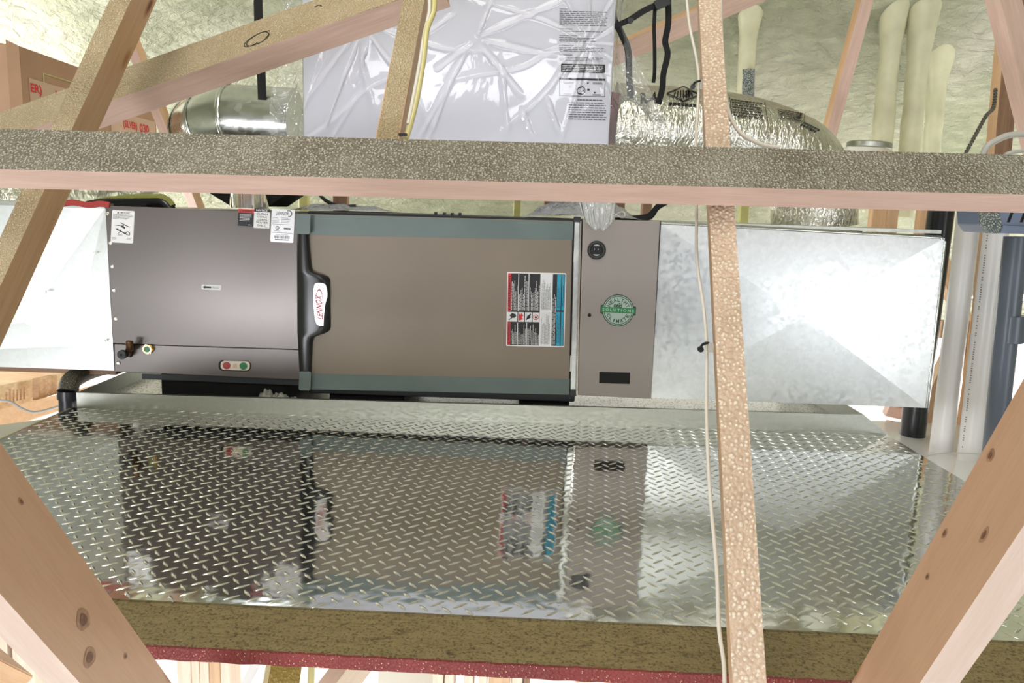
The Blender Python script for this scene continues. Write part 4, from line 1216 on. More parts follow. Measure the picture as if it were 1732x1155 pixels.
fx0, fx1 = PY(452, 150, YW).x, PY(1128, 150, YW).x
bm = bmesh.new(); rows = []
NX, NZ = 330, 165
ztop = 1.38
for j in range(NZ + 1):
    row = []
    t = j / NZ
    for i in range(NX + 1):
        s_ = i / NX; x = fx0 + (fx1 - fx0) * s_
        zb = 0.735
        if x > xr: zb = 0.735 + 0.20 * min(1, (x - xr) / 0.06) - 0.03 * math.sin((x - xr) * 40)
        z = zb + (ztop - zb) * t
        y = YW - 0.006
        if x < xl: y = YW + 0.012 + 0.55 * (xl - x) * 0.5 + 0.02 * noise.noise(Vector((x * 14, z * 5, 3)))
        if x > xr: y = YW - 0.01 + 0.04 * math.sin(min(1, (x - xr) / 0.15) * 3.0) + 0.02 * noise.noise(Vector((x * 14, z * 6, 5)))
        amp = 1.0 if xl < x < xr else 2.2
        xx = x
        if x < xl: xx = x + (xl - x) * 0.45 * max(0, (z - 1.0) / 0.35) + 0.012 * noise.noise(Vector((z * 6, 0, 4))) * (1 - s_ * 8 if s_ < .125 else 0)
        if x > xr:
            g_ = max(0, (z - 0.95) / 0.3); xx = xr + (x - xr) * max(0.12, 1 - 0.9 * min(1, g_))
        row.append(bm.verts.new((xx, y - amp * crease(x, z), z)))
    rows.append(row)
for j in range(NZ):
    for i in range(NX): bm.faces.new((rows[j][i], rows[j][i + 1], rows[j + 1][i + 1], rows[j + 1][i]))
for f_ in bm.faces:
    cx_ = f_.calc_center_median().x
    if cx_ < xl - 0.002 or cx_ > xr + 0.002: f_.material_index = 1
o = link_raw('plastic_wrap', bm, [M['film'], M['film_side']], None, smooth=180)
tag(o, 'crinkled clear plastic film wrapped round the white cabinet', 'plastic film')
# gathered tail of film over the filter cabinet
bm = bmesh.new(); rows = []
for j in range(31):
    t = j / 30; row = []
    for i in range(61):
        s_ = i / 60
        xa, xb = 975 + 18 * t, 1042 - 8 * t
        if t > 0.75: xa += 12 * (t - .75) * 4 * 0.8; xb -= 10 * (t - .75) * 4
        px = xa + (xb - xa) * s_; py = 330 + 58 * t + 3 * math.sin(s_ * 9)
        row.append(bm.verts.new(PY(px, py, 2.30 + 0.0035 * math.sin(s_ * 40 + t * 2) + 0.004 * noise.noise(Vector((s_ * 14, t * 4, 0))))))
    rows.append(row)
for j in range(30):
    for i in range(60): bm.faces.new((rows[j][i], rows[j][i + 1], rows[j + 1][i + 1], rows[j + 1][i]))
tag(link_raw('film_tail', bm, M['film_haze'], None, smooth=180), 'gathered tail of hazy plastic film hanging over the top of the filter cabinet', 'plastic film')
# slack film lying on the furnace top and in the pan
def slack(name, lab, pts, Y0, Y1, hgt, mat, seed):
    bm = bmesh.new(); rows = []
    (xa, za), (xb, zb) = pts
    for j in range(17):
        t = j / 16; row = []
        for i in range(49):
            s_ = i / 48; x = xa + (xb - xa) * s_; z = za + (zb - za) * s_
            e = min(1, 4 * s_, 4 * (1 - s_)) * min(1, 3 * t + 0.15, 3 * (1 - t) + 0.15)
            hh = hgt * e * (0.55 + 0.45 * noise.noise(Vector((s_ * 5, t * 3, seed))) + 0.35 * abs(noise.noise(Vector((s_ * 12, t * 8, seed)))))
            row.append(bm.verts.new((x, Y0 + (Y1 - Y0) * t, z + max(0.001, hh))))
        rows.append(row)
    for j in range(16):
        for i in range(48): bm.faces.new((rows[j][i], rows[j][i + 1], rows[j + 1][i + 1], rows[j + 1][i]))
    tag(link_raw(name, bm, mat, None, smooth=180), lab, 'plastic film')
slack('plastic_sheet', 'slack grey plastic sheet on top of the machines left of the film tail', ((0.03, 0.625), (0.40, 0.626)), 2.42, 2.8, 0.075, M['film_bag'], 4.0)
slack('plastic_sheet', 'slack clear plastic sheet on the furnace top beside the steel vent pipe', ((-0.74, 0.62), (-0.42, 0.625)), 2.42, 2.8, 0.03, M['film_bag'], 2.0)
slack('plastic_sheet', 'crumpled plastic sheet lying in the drain pan under the coil cabinet', ((-0.83, 0.0), (-0.64, 0.0)), 2.33, 2.39, 0.07, M['film_dull'], 7.0)

# ------------------------------------------------------------------ straps and buckles
def ribbon(name, lab, pts, w, side, mat, cat='strap', th=0.0018, n=10, parent=None):
    P = catmull(pts, n); bm = bmesh.new(); sd = Vector(side).normalized(); rows = []
    for i, p in enumerate(P):
        t = (P[min(i + 1, len(P) - 1)] - P[max(i - 1, 0)]).normalized()
        s2 = (sd - t * sd.dot(t)).normalized(); nrm = t.cross(s2)
        rows.append([bm.verts.new(p + s2 * a * w / 2 + nrm * b * th) for a, b in ((-1, 0), (1, 0), (1, 1), (-1, 1))])
    for i in range(len(rows) - 1):
        for k in range(4): bm.faces.new((rows[i][k], rows[i][(k + 1) % 4], rows[i + 1][(k + 1) % 4], rows[i + 1][k]))
    bm.faces.new(rows[0]); bm.faces.new(list(reversed(rows[-1])))
    o = link(name, bm, mat, parent, smooth=50, base=None if parent else P[-1])
    if parent is None: tag(o, lab, cat)
    return o
ribbon('hanging_strap', 'flat black webbing strap hanging from the roof beside the metal elbow', [PY(432, -270, 2.75), PY(437, 20, 2.7), PY(441, 100, 2.7), PY(444, 174, 2.7)], 0.029, (1, 0, 0), M['black_strap'])
sb = thing('buckled_strap', 'black buckled strap tied round the right end of the white cabinet', 'strap', PY(1110, 60, 2.58))
ribbon('strap', None, [PY(1040, 45, 2.6), PY(1066, 33, 2.56), PY(1090, 18, 2.56), PY(1122, 2, 2.56), PY(1150, -25, 2.56)], 0.020, (0, 0.3, 1), M['black_strap'], parent=sb)
ribbon('strap_end', None, [PY(1108, 8, 2.56), PY(1106, 45, 2.57), PY(1107, 80, 2.58), PY(1107, 120, 2.6), PY(1105, 140, 2.61)], 0.012, (1, 0.2, 0), M['black_strap'], parent=sb)
ribbon('strap_end', None, [PY(1130, 0, 2.56), PY(1130, 40, 2.56), PY(1125, 70, 2.57), PY(1129, 92, 2.57), PY(1122, 125, 2.56), PY(1120, 150, 2.57), PY(1113, 176, 2.57)], 0.020, (1, 0.2, 0), M['black_strap'], parent=sb)
bm = bmesh.new(); rounded(fpx(1119, 6, 26, 16, 2.545, -25), 0.004, 0, bm, 0.012); link('buckle', bm, M['black_plastic'], sb)
bm = bmesh.new(); disc(bm, PY(1066, 36, 2.545), (0, -1, 0), 0.009, 0.012, 10); link('knot', bm, M['black_plastic'], sb)
ribbon('harness_strap', 'black strap inside the clear film at the right end of the white cabinet', [PY(1036, 2, 2.64), PY(1038, 30, 2.64), PY(1050, 55, 2.63), PY(1062, 85, 2.64), PY(1064, 130, 2.65), PY(1068, 175, 2.66)], 0.022, (1, 0.1, 0.2), M['black_strap'])
ribbon('loose_strap', 'black strap end lying on top of the filter cabinet', [PY(1040, 372, 2.5), PY(1075, 370, 2.48), PY(1098, 366, 2.48), PY(1112, 350, 2.5), PY(1128, 340, 2.55)], 0.022, (0.1, 0.2, 1), M['black_strap'])
bm = bmesh.new(); tube(bm, catmull([PY(534, 318, 2.6), PY(543, 332, 2.58), PY(558, 343, 2.56), PY(580, 350, 2.55), PY(602, 350, 2.55)], 8), 0.006, 8, rfun=lambda t: 0.7 + 0.9 * t)
o = link('power_cable', bm, M['black_plastic'], smooth=60, base=PY(580, 350, 2.55)); tag(o, 'black cord looping on top of the furnace above the handle bezel', 'cable')
# bundled wire on the cabinet top
bm = bmesh.new()
wp = [PY(1025 + 2, 362, 2.33)]
import itertools
pts = []
for k in range(40):
    a = k / 39 * math.pi * 6
    pts.append(PY(1042 + 15 * math.sin(a * 0.5) , 363 + 5.0 * math.sin(a), 2.36 + 0.01 * math.cos(a)))
tube(bm, catmull(pts, 4), 0.0022, 6)
o = link('wire_bundle', bm, M['cable_grey'], smooth=60, base=PY(1042, 368, 2.36)); tag(o, 'looped bundle of pale wire on top of the filter cabinet', 'wire')

# ------------------------------------------------------------------ round metal elbow, upper left
el = thing('metal_elbow', 'round galvanized pipe elbow between the carton and the white cabinet', 'duct', PY(360, 250, 2.95))
R_ = 0.118
p0, p1 = PY(500, 208, 2.80), PY(395, 202, 2.80)
arc = [p1 + Vector((-0.16 * math.sin(a), 0.16 * (1 - math.cos(a)), -0.03 * a)) for a in [math.radians(x) for x in (0, 30, 60, 90)]]
gores = [[p0, p1], [arc[0], arc[1]], [arc[1], arc[2]], [arc[2], arc[3], arc[3] + Vector((0, 0.2, -0.02))]]
full = [p0, p0.lerp(p1, .5)] + arc + [arc[3] + Vector((0, 0.25, -0.02))]
fullc = []
for a, b in zip(full[:-1], full[1:]): fullc += [a.lerp(b, k / 4) for k in range(4)]
fullc.append(full[-1])
bm = bmesh.new(); tube(bm, fullc, R_, 36, rfun=lambda t: 1.0); link('pipe', bm, M['galv_pipe'], el, smooth=40)
for idx in (8, 12, 16):
    t_ = (fullc[idx + 1] - fullc[idx - 1]).normalized()
    bm = bmesh.new(); tube(bm, [fullc[idx] - t_ * 0.008, fullc[idx] - t_ * 0.004, fullc[idx] + t_ * 0.004, fullc[idx] + t_ * 0.008], R_, 36, caps=False, rfun=lambda t: 1.004 + 0.035 * math.sin(math.pi * t)); link('seam_bead', bm, M['galv_pipe'], el, smooth=60)

# ------------------------------------------------------------------ silver flexible duct, upper right
def flex(name, lab, pts, r, mat, amp, seed, cat='flexible duct', n=40, sub=14):
    P = catmull(pts, sub)
    bm = bmesh.new(); tube(bm, P, r, n)
    for v in bm.verts:
        c = v.co
        k = noise.noise(Vector((c.x * 11, c.y * 11, c.z * 11 + seed))) + 0.7 * abs(noise.noise(Vector((c.x * 34, c.y * 20, c.z * 14 + seed))))
        d = min(((c - p).length, i) for i, p in enumerate(P))[1]
        nrm = (c - P[d]).normalized(); v.co = c + nrm * amp * k
    return bm
bmF = flex('f', '', [PY(1035, 214, 2.78), PY(1100, 220, 2.78), PY(1200, 228, 2.78), PY(1280, 243, 2.78), PY(1345, 275, 2.78), PY(1374, 330, 2.78), PY(1377, 385, 2.78)], 0.147, None, 0.006, 2.0, n=64, sub=24)
bvh = BVHTree.FromBMesh(bmF)
FD = thing('flexible_duct', 'silver foil flexible duct with black print, curving down into the plenum', 'flexible duct', (1.0, 2.62, 0.63))
link('foil_jacket', bmF, M['foil'], FD, smooth=60)
def on_duct(px, py, up=0.0015):
    d = ray(px, py).normalized(); h = bvh.ray_cast(CAM, d)
    if h[0] is None: return None
    return h[0] - d * up * 3
class PxFrame:
    """maps unit coordinates to points on the duct jacket"""
    def __init__(s, tl, tr, br, bl): s.q = [Vector(p) for p in (bl, br, tr, tl)]
    def at(s, a, b, h=0):
        bl, br, tr, tl = s.q
        p = (bl * (1 - a) + br * a) * (1 - b) + (tl * (1 - a) + tr * a) * b
        return on_duct(p.x, p.y, 0.0015 + h) or PY(p.x, p.y, 2.6)
def f(bm):
    put_text(bm, PxFrame((1083, 157), (1110, 155), (1111, 173), (1084, 175)), 'R-4', h=0.0, bold=0.02)
    fr = PxFrame((1128, 145), (1184, 147), (1184, 172), (1128, 170))
    for a, b in (((0, .5), (.5, 1)), ((.5, 1), (1, .5)), ((1, .5), (.5, 0)), ((.5, 0), (0, .5))):
        for k in range(4):
            p, q = Vector(a).lerp(Vector(b), k / 4), Vector(a).lerp(Vector(b), (k + 1) / 4)
            put_poly(bm, fr, [p + Vector((0, -.04)), q + Vector((0, -.04)), q + Vector((0, .04)), p + Vector((0, .04))], 0)
    for k in range(7):
        x = 0.26 + 0.08 * k; hh = 0.2 * math.sin(math.pi * (k + 0.7) / 7.4)
        put_poly(bm, fr, [(x - .022 + (x - .5) * .15, .45 - hh), (x + .022 + (x - .5) * .15, .45 - hh), (x + .022, .45 + hh + .1), (x - .022, .45 + hh + .1)], 0)
    greek(bm, PxFrame((1132, 172), (1182, 176), (1182, 181), (1132, 177)), 0, 0, 1, 1, 1, .8, 0, 0)
    for q, n_ in ((((1234, 164), (1294, 172), (1299, 204), (1238, 197)), 7), (((1316, 182), (1362, 190), (1360, 208), (1320, 200)), 5)):
        fr = PxFrame(*q); greek(bm, fr, .04, .05, .96, .95, n_, .4, .25, 0)
        for r4 in ((0, 0, .015, 1), (.985, 0, 1, 1), (0, 0, 1, .02)):
            n2 = 8
            for k in range(n2):
                a0, b0, a1, b1 = r4
                if a1 - a0 > .5: put_rect(bm, fr, k / n2, b0, (k + 1) / n2, b1, 0)
                else: put_rect(bm, fr, a0, k / n2, a1, (k + 1) / n2, 0)
    greek(bm, PxFrame((1362, 205), (1392, 220), (1384, 226), (1352, 212)), 0, 0, 1, 1, 2, .5, .3, 0)
prints(FD, 'jacket_print', M['ink'], f)
bm = bmesh.new(); c = PY(1377, 388, 2.78); disc(bm, c + Vector((0, 0, -0.012)), (0, 0, 1), 0.158, 0.014, 40); link('boot_collar', bm, M['black_matte'], FD)
bm = bmesh.new(); c = PY(1470, 246, 2.78); disc(bm, c - Vector((0, 0, 0.012)), (0.05, 0, 1), 0.075, 0.022, 32); bevel(bm, 0.003, 1)
o = link('duct_cap', bm, M['galv_lip'], smooth=40, base=c - Vector((0, 0, 0.03))); tag(o, 'flat round metal duct cap right of the flexible duct elbow', 'duct cap')

bm = flex('f', '', [PY(-60, 60, 2.9), PY(-22, 90, 2.9), PY(-14, 140, 2.9), PY(-16, 200, 2.9)], 0.055, None, 0.008, 11.0)
o = link('flexible_duct', bm, M['foil'], smooth=60, base=PY(-16, 200, 2.9)); tag(o, 'dark foil duct at the upper left edge beside the carton flap', 'flexible duct')
# left-hand flex ducts, red strap, dusty pipe and vent above the coil cabinet
bm = flex('f', '', [PY(-90, 285, 2.6), PY(-20, 310, 2.58), PY(24, 345, 2.56), PY(28, 372, 2.56)], 0.055, None, 0.010, 5.0)
o = link('flexible_duct', bm, M['foil'], smooth=60, base=PY(26, 360, 2.56)); tag(o, 'crinkled bright foil duct at the left edge behind the broad web', 'flexible duct')
bm = flex('f', '', [PY(262, 305, 2.9), PY(200, 318, 2.85), PY(150, 328, 2.8), PY(112, 338, 2.78)], 0.047, None, 0.008, 8.0)
o = link('flexible_duct', bm, M['foil_old'], smooth=60, base=PY(180, 335, 2.85)); tag(o, 'dusty foil duct behind the broad web above the red strap', 'flexible duct')
dp = thing('dusty_pipe', 'black pipe crusted with yellow foam lying on the coil cabinet top', 'pipe', PY(215, 348, 2.62))
DPp = catmull([PY(150, 350, 2.62), PY(185, 345, 2.62), PY(255, 342, 2.62), PY(276, 344, 2.62), PY(288, 356, 2.62)], 6)
bm = bmesh.new(); tube(bm, DPp, 0.021, 16); link('pipe', bm, M['abs'], dp, smooth=60)
bm = bmesh.new(); tube(bm, [p_ + Vector((0, 0.004, 0.008)) for p_ in DPp], 0.0205, 20, rfun=lambda t: min(1, 0.55 + t * 1.1))
for v in bm.verts: v.co += Vector((0, 0, 1)) * 0.003 * noise.noise(v.co * 40)
link('foam_crust', bm, M['foam_crust'], dp, smooth=60, label='yellow-green foam crust along the top')
ribbon('red_strap', 'crumpled red strap on the duct left of the coil cabinet', [PY(106, 345, 2.345), PY(125, 343, 2.345), PY(150, 347, 2.345), PY(170, 345, 2.345), PY(186, 347, 2.345)], 0.017, (0, 0.25, 1), M['red_cloth'], th=0.006)
vp = thing('vent_pipe', 'polished steel vent pipe with a black flared hood above the coil cabinet', 'vent', PY(422, 352, 2.6))
bm = bmesh.new(); c = PY(422, 352, 2.6); tube(bm, [c, c + Vector((0, 0, 0.055))], 0.062, 32); link('pipe', bm, M['steel'], vp, smooth=50)
for px in (409, 443):
    bm = bmesh.new(); q = PY(px, 350, 2.535); box(bm, (q.x - 0.003, q.y, q.z), (q.x + 0.003, q.y + 0.002, q.z + 0.05)); link('rib', bm, M['steel'], vp)
bm = bmesh.new()
t1, t2 = PY(338, 312, 2.63), PY(494, 316, 2.63)
a = [bm.verts.new(p) for p in (PY(391, 349, 2.63), PY(454, 349, 2.63), PY(494, 322, 2.63), PY(492, 300, 2.63), PY(340, 300, 2.63), PY(340, 318, 2.63))]
b = [bm.verts.new(v.co + Vector((0, 0.22, 0.0))) for v in a]
bm.faces.new(a); bm.faces.new(list(reversed(b)))
for i in range(6): bm.faces.new((a[i], a[(i + 1) % 6], b[(i + 1) % 6], b[i]))
link('hood', bm, M['black_matte'], vp)

# ------------------------------------------------------------------ carton, upper left
YA, YBk = 2.75, 3.45
ct = thing('carton', 'long brown cardboard carton with red print, upper left behind the truss webs', 'carton', PY(150, 300, 3.1))
def carton_pt(s, py_frac):
    """s along the long face (0 near corner .. 1 far corner), frac 0 bottom .. 1 top"""
    A0_, A1_ = PY(33, 78, YA), PY(262, 160, YBk)
    zt = A0_.z * (1 - s) + A1_.z * s
    zb = 0.70
    x = A0_.x + (A1_.x - A0_.x) * s; y = YA + (YBk - YA) * s
    return Vector((x, y, zb + (zt - zb) * py_frac))
c00, c10, c11, c01 = carton_pt(0, 0), carton_pt(1, 0), carton_pt(1, 1), carton_pt(0, 1)
dep = Vector((-0.30, 0.10, 0))
bm = bmesh.new()
A_ = [bm.verts.new(p) for p in (c00, c10, c11, c01)]; B_ = [bm.verts.new(p + dep) for p in (c00, c10, c11, c01)]
B_[3].co.z += 0.05; 
bm.faces.new(A_); bm.faces.new(list(reversed(B_)))
for i in range(4): bm.faces.new((A_[i], A_[(i + 1) % 4], B_[(i + 1) % 4], B_[i]))
link('carton_body', bm, M['card'], ct)
cf = Frame(c00, c10 - c00, c01 - c00); cf.n = (c10 - c00).cross(c01 - c00).normalized()
class CF:
    n = cf.n
    @staticmethod
    def at(a, b, h=0): return carton_pt(a, b) + cf.n * h
class CFS:
    def __init__(s, a0, b0, a1, b1): s.q = (a0, b0, a1, b1)
    def at(s, a, b, h=0): q = s.q; return CF.at(q[0] + (q[2] - q[0]) * a, q[1] + (q[3] - q[1]) * b, h)
prints(ct, 'print_band', M['card_light'], lambda bm: (put_rect(bm, CF, 0.04, 0.57, 0.54, 0.78, 0.002), put_rect(bm, CF, 0.60, 0.30, 0.985, 0.70, 0.002)))
prints(ct, 'print', M['red_ink'], lambda bm: (put_text(bm, CFS(0.045, 0.655, 0.115, 0.745), 'ER)', h=0.003, bold=0.03), put_text(bm, CFS(0.20, 0.655, 0.235, 0.74), 'X', h=0.003, bold=0.03), put_text(bm, CFS(0.25, 0.645, 0.37, 0.755), '030', h=0.003, bold=0.03),
     put_text(bm, CFS(0.70, 0.545, 0.82, 0.64), '(SILVER)', h=0.003, bold=0.03), put_text(bm, CFS(0.84, 0.55, 0.925, 0.645), '030', h=0.003, bold=0.03)))
prints(ct, 'green_line', M['foam_green'], lambda bm: (put_rect(bm, CF, 0.13, 0.845, 0.5, 0.855, 0.002), put_rect(bm, CF, 0.13, 0.78, 0.138, 0.85, 0.002), put_rect(bm, CF, 0.7, 0.79, 0.9, 0.80, 0.002)))
bm = bmesh.new(); prism(bm, [carton_pt(0, 0) - Vector((0.045, -0.002, 0)), carton_pt(0, 0), carton_pt(0, 1), carton_pt(0, 1) - Vector((0.045, -0.002, -0.02))], Vector((0, -0.004, 0))); link('flap', bm, M['card'], ct)

# ------------------------------------------------------------------ pipes on the right
def pipe(name, lab, a, b, Y, r, mat, ext=0.9, up=0.0, cat='pipe', fun=None):
    p, q = PY(*a, Y), PY(*b, Y)
    d = (q - p).normalized()
    bm = bmesh.new(); tube(bm, [p - d * up, p, q, q + d * ext], r, 28)
    return link(name, bm, mat, None, smooth=40, base=q + d * ext) if lab is None else tag(link(name, bm, mat, None, smooth=40, base=q + d * ext), lab, cat)
pipe('drain_pipe', 'thick black plastic pipe behind the right end of the plenum', (1592, 355), (1542, 745), 2.80, 0.044, M['abs'], 0.6, 0.03)
pipe('vent_pipe', 'white plastic pipe, first one right of the plenum', (1640, 355), (1591, 765), 2.6, 0.037, M['pvc'], 0.5, 0.06)
wpz = thing('vent_pipe', 'white plastic pipe with a line of black print, second right of the plenum', 'pipe', PY(1640, 765, 2.52))
p, q = PY(1689, 355, 2.52), PY(1640, 765, 2.52); d = (q - p).normalized()
bm = bmesh.new(); tube(bm, [p - d * 0.06, q + d * 0.5], 0.037, 28); link('pipe', bm, M['pvc'], wpz, smooth=40)
def f(bm):
    for k in range(90):
        t = k / 90
        if random.random() < 0.2: continue
        c = p.lerp(q, 0.1 + 0.88 * t); a = math.radians(198)
        e = Vector((math.cos(math.radians(180)), 0, 0)); 
        pos = [c + d * dd + Vector((math.cos(aa) * 0.0374, math.sin(aa) * 0.0374, 0)) for dd, aa in ((0, a), (0.0035, a), (0.0035, a + 0.13), (0, a + 0.13))]
        bm.faces.new([bm.verts.new(v) for v in pos])
prints(wpz, 'print', M['ink_grey'], f)
gp = thing('grey_pipe', 'dark grey plastic pipe with a coupling, right edge behind the near timber', 'pipe', PY(1690, 700, 2.3))
p, q = PY(1719, 400, 2.3), PY(1686, 720, 2.3); d = (q - p).normalized()
bm = bmesh.new(); tube(bm, [p, q + d * 0.6], 0.033, 28); link('pipe', bm, M['pvc_grey'], gp, smooth=40)
c1, c2 = PY(1712, 533, 2.3), PY(1707, 579, 2.3)
bm = bmesh.new(); tube(bm, [c1, c2], 0.039, 28); bevel(bm, 0.002, 1, [e for e in bm.edges if len(e.link_faces) == 2 and max(len(f_.verts) for f_ in e.link_faces) > 10]); link('coupling', bm, M['pvc_grey'], gp, smooth=40)
vf = thing('vent_fitting', 'grey-blue plastic fitting with slots and a foam-crusted corner, right edge above the grey pipe', 'fitting', PY(1710, 395, 2.25))
bm = bmesh.new(); prism(bm, [PY(x, y, 2.22) for x, y in ((1676, 394), (1770, 397), (1775, 345), (1664, 345), (1666, 380))], (0, 0.14, 0)); bevel(bm, 0.003, 2); link('body', bm, M['grey_blue'], vf)
bm = bmesh.new(); prism(bm, [PY(x, y, 2.216) for x, y in ((1664, 348), (1690, 350), (1697, 386), (1690, 395), (1676, 394.5), (1667, 382))], (0, 0.03, 0)); bevel(bm, 0.002, 1); link('crusted_corner', bm, M['abs_dust2'], vf)
for xa in (1700, 1722):
    bm = bmesh.new(); prism(bm, [PY(x, y, 2.2195) for x, y in ((xa + 12, 352), (xa + 17, 352), (xa + 8, 376), (xa + 3, 376))], (0, 0.004, 0)); link('slot', bm, M['black_matte'], vf)
bm = bmesh.new(); prism(bm, [PY(x, y, 2.217) for x, y in ((1695, 381), (1770, 385), (1770, 396), (1690, 394))], (0, -0.006, 0)); link('rim', bm, M['grey_blue'], vf)
# foam-coated poles merging into the roof
def pole(lab, top, bot, Y, r, mat, flare, ymid=None):
    p, q = PY(*top, Y), PY(*bot, Y); d = (q - p).normalized()
    P = [p - d * 0.16, p - d * 0.08] + [p + (q - p) * k / 24 for k in range(25)] + [q + d * 0.3 * k / 4 for k in range(1, 5)]
    bm = bmesh.new(); tube(bm, P, r, 22, rfun=lambda t: 1.0 + flare * max(0, 1 - t * 2.3) ** 2)
    for v in bm.verts:
        v.co += Vector((noise.noise(v.co * 9), noise.noise(v.co * 9 + Vector((5, 0, 0))), 0)) * 0.006
    tag(link('foam_coated_pole', bm, mat, smooth=70, base=q + d * 0.3), lab, 'pole')
pole('pale foam-coated pipe, first of the three poles right of the leaning stud', (1513, 6), (1490, 255), 3.62, 0.044, M['foam_pole'], 0.7)
pole('pale foam-coated pipe, middle one of the three poles right of the leaning stud', (1562, 12), (1538, 255), 3.62, 0.046, M['foam_pole'], 0.8)
pole('short foam-coated post, last of the three poles right of the leaning stud', (1588, 90), (1576, 255), 3.8, 0.041, M['foam_pole'], 1.3)
pole('green foam-coated pipe with a bare black end, right of the upright web', (1268, 24), (1262, 130), 3.6, 0.038, M['foam_pole'], 0.8)
bm = bmesh.new(); p, q = PY(1264, 118, 3.59), PY(1262, 200, 3.59); tube(bm, [p, q], 0.0325, 20, rfun=lambda t: 1.0)
tag(link('black_pipe', bm, M['abs_dust2'], smooth=50, base=q), 'black speckled pipe below the green foam-coated pipe', 'pipe')

# ------------------------------------------------------------------ cables
def cable(lab, pts, r, mat, name='cable', n=8):
    bm = bmesh.new(); P = catmull(pts, 10); tube(bm, P, r, n); o = link(name, bm, M[mat], smooth=70, base=P[-1]); return tag(o, lab, 'cable')
cable('thin white cable hanging down the left side of the upright web', [PY(1160, -20, 1.55), PY(1166, 40, 1.50), PY(1178, 100, 1.46), PY(1182, 145, 1.42), PY(1176, 260, 1.33), PY(1178, 340, 1.29), PY(1179, 440, 1.22), PY(1190, 520, 1.17), PY(1195, 590, 1.13), PY(1195, 700, 1.07), PY(1200, 820, 1.0), PY(1212, 960, 0.93), PY(1216, 1060, 0.88), PY(1224, 1120, 0.85), PY(1226, 1170, 0.82)], 0.0026, 'cable_white')
cable('white cable curving from the right side of the upright web behind the brace beam', [PY(1217, -20, 1.5), PY(1222, 100, 1.46), PY(1230, 180, 1.42), PY(1250, 222, 1.40), PY(1285, 243, 1.39), PY(1320, 250, 1.38)], 0.0038, 'cable_white')
cable('yellow cable running down the right side of the short leaning web', [PY(735, -20, 1.46), PY(733, 20, 1.45), PY(722, 50, 1.43), PY(716, 100, 1.40), PY(706, 160, 1.36), PY(694, 210, 1.33), PY(686, 235, 1.31)], 0.0052, 'cable_yellow')
cable('white cable beside the yellow cable on the short leaning web', [PY(726, -20, 1.455), PY(726, 20, 1.445), PY(717, 60, 1.425), PY(711, 100, 1.395), PY(700, 160, 1.355), PY(690, 210, 1.325)], 0.0032, 'cable_white')
bm = bmesh.new(); rounded(fpx(682, 228, 14, 5, 1.30, 0), 0.001, 0, bm, 0.006); tag(link('cable_staple', bm, M['rubber'], base=PY(682, 228, 1.30)), 'dark staple holding the yellow cable above the brace beam', 'staple')
for (x, y, Y, lab) in ((1193, 586, 1.12, 'black cable clip on the upright web below the brace beam'), (1180, 143, 1.41, 'black cable clip on the upright web above the brace beam')):
    cl = thing('cable_clip', lab, 'cable clip', PY(x, y, Y))
    bm = bmesh.new(); tube(bm, catmull([PY(x - 8, y + 4, Y), PY(x - 5, y - 3, Y - .004), PY(x + 3, y - 6, Y - .004), PY(x + 8, y - 4, Y)], 5), 0.0022, 6); link('loop', bm, M['black_plastic'], cl)
    bm = bmesh.new(); rounded(fpx(x + 8, y + 1, 10, 16, Y, 5), 0.002, 0, bm, 0.005); link('saddle', bm, M['cable_grey'], cl)
    bm = bmesh.new(); disc(bm, PY(x - 9, y + 4, Y + 0.002), (0, -1, 0), 0.0045, 0.006, 8); link('nail', bm, M['black_plastic'], cl)
cable('grey cable arching over the brace beam at the right edge', [PY(1660, 275, 1.45), PY(1668, 250, 1.45), PY(1688, 236, 1.45), PY(1712, 228, 1.45), PY(1760, 226, 1.45)], 0.0058, 'cable_grey', n=10)
cable('thin grey cable lying behind the brace beam at the right edge', [PY(1700, 262, 1.5), PY(1716, 257, 1.5), PY(1760, 252, 1.5)], 0.004, 'cable_grey', n=10)
tw = thing('twisted_wire', 'twisted dark wire hanging beside the dark upright stud', 'wire', PY(1630, 262, 2.6))
base_ = catmull([PY(1630, 265, 2.6), PY(1650, 228, 2.6), PY(1668, 196, 2.6), PY(1680, 182, 2.6), PY(1684, 150, 2.6)], 30)
for ph in (0, math.pi):
    bm = bmesh.new(); P = []
    for k, b in enumerate(base_):
        a = k * 0.75 + ph; P.append(b + Vector((math.cos(a) * 0.0042, math.sin(a) * 0.0042, math.sin(a) * 0.001)))
    tube(bm, P, 0.003, 6); link('strand', bm, M['wire_dark'], tw, smooth=70)

# ------------------------------------------------------------------ left corner: drain elbow, framing beyond
de = thing('drain_elbow', 'black drain elbow crusted with foam below the left duct', 'pipe', PY(114, 700, 2.28))
bm = bmesh.new(); P = catmull([PY(185, 618, 2.62), PY(160, 624, 2.5), PY(137, 633, 2.42), PY(120, 645, 2.36), PY(115, 662, 2.34)], 8); tube(bm, P, 0.029, 24); link('elbow', bm, M['abs_dust'], de, smooth=60, label='foam-crusted bend')
bm = bmesh.new(); tube(bm, [PY(115, 660, 2.34), PY(115, 674, 2.34)], 0.031, 24); tube(bm, [PY(115, 674, 2.34), PY(116, 730, 2.34)], 0.0265, 24); link('pipe', bm, M['abs'], de, smooth=40)
board('sill_board', 'brown board under the left duct', PY(-60, 626, 2.42), PY(196, 614, 2.42) + Vector((0, 0.09, 0.004)), M['wood_dark'], axis='X')
ij = thing('wood_joist', 'board-webbed wooden joist with faint brown print below the left duct', 'joist', PY(40, 690, 2.75))
def joist_face(pts, th, m, nm, lab=None):
    bm = bmesh.new(); prism(bm, [PY(x, y, Y) for x, y, Y in pts], (0.02, th, 0)); return link(nm, bm, m, ij, label=lab)
joist_face([(-60, 712, 2.62), (120, 655, 3.0), (120, 626, 3.0), (-60, 664, 2.62)], 0.012, M['osb_pale'], 'web')
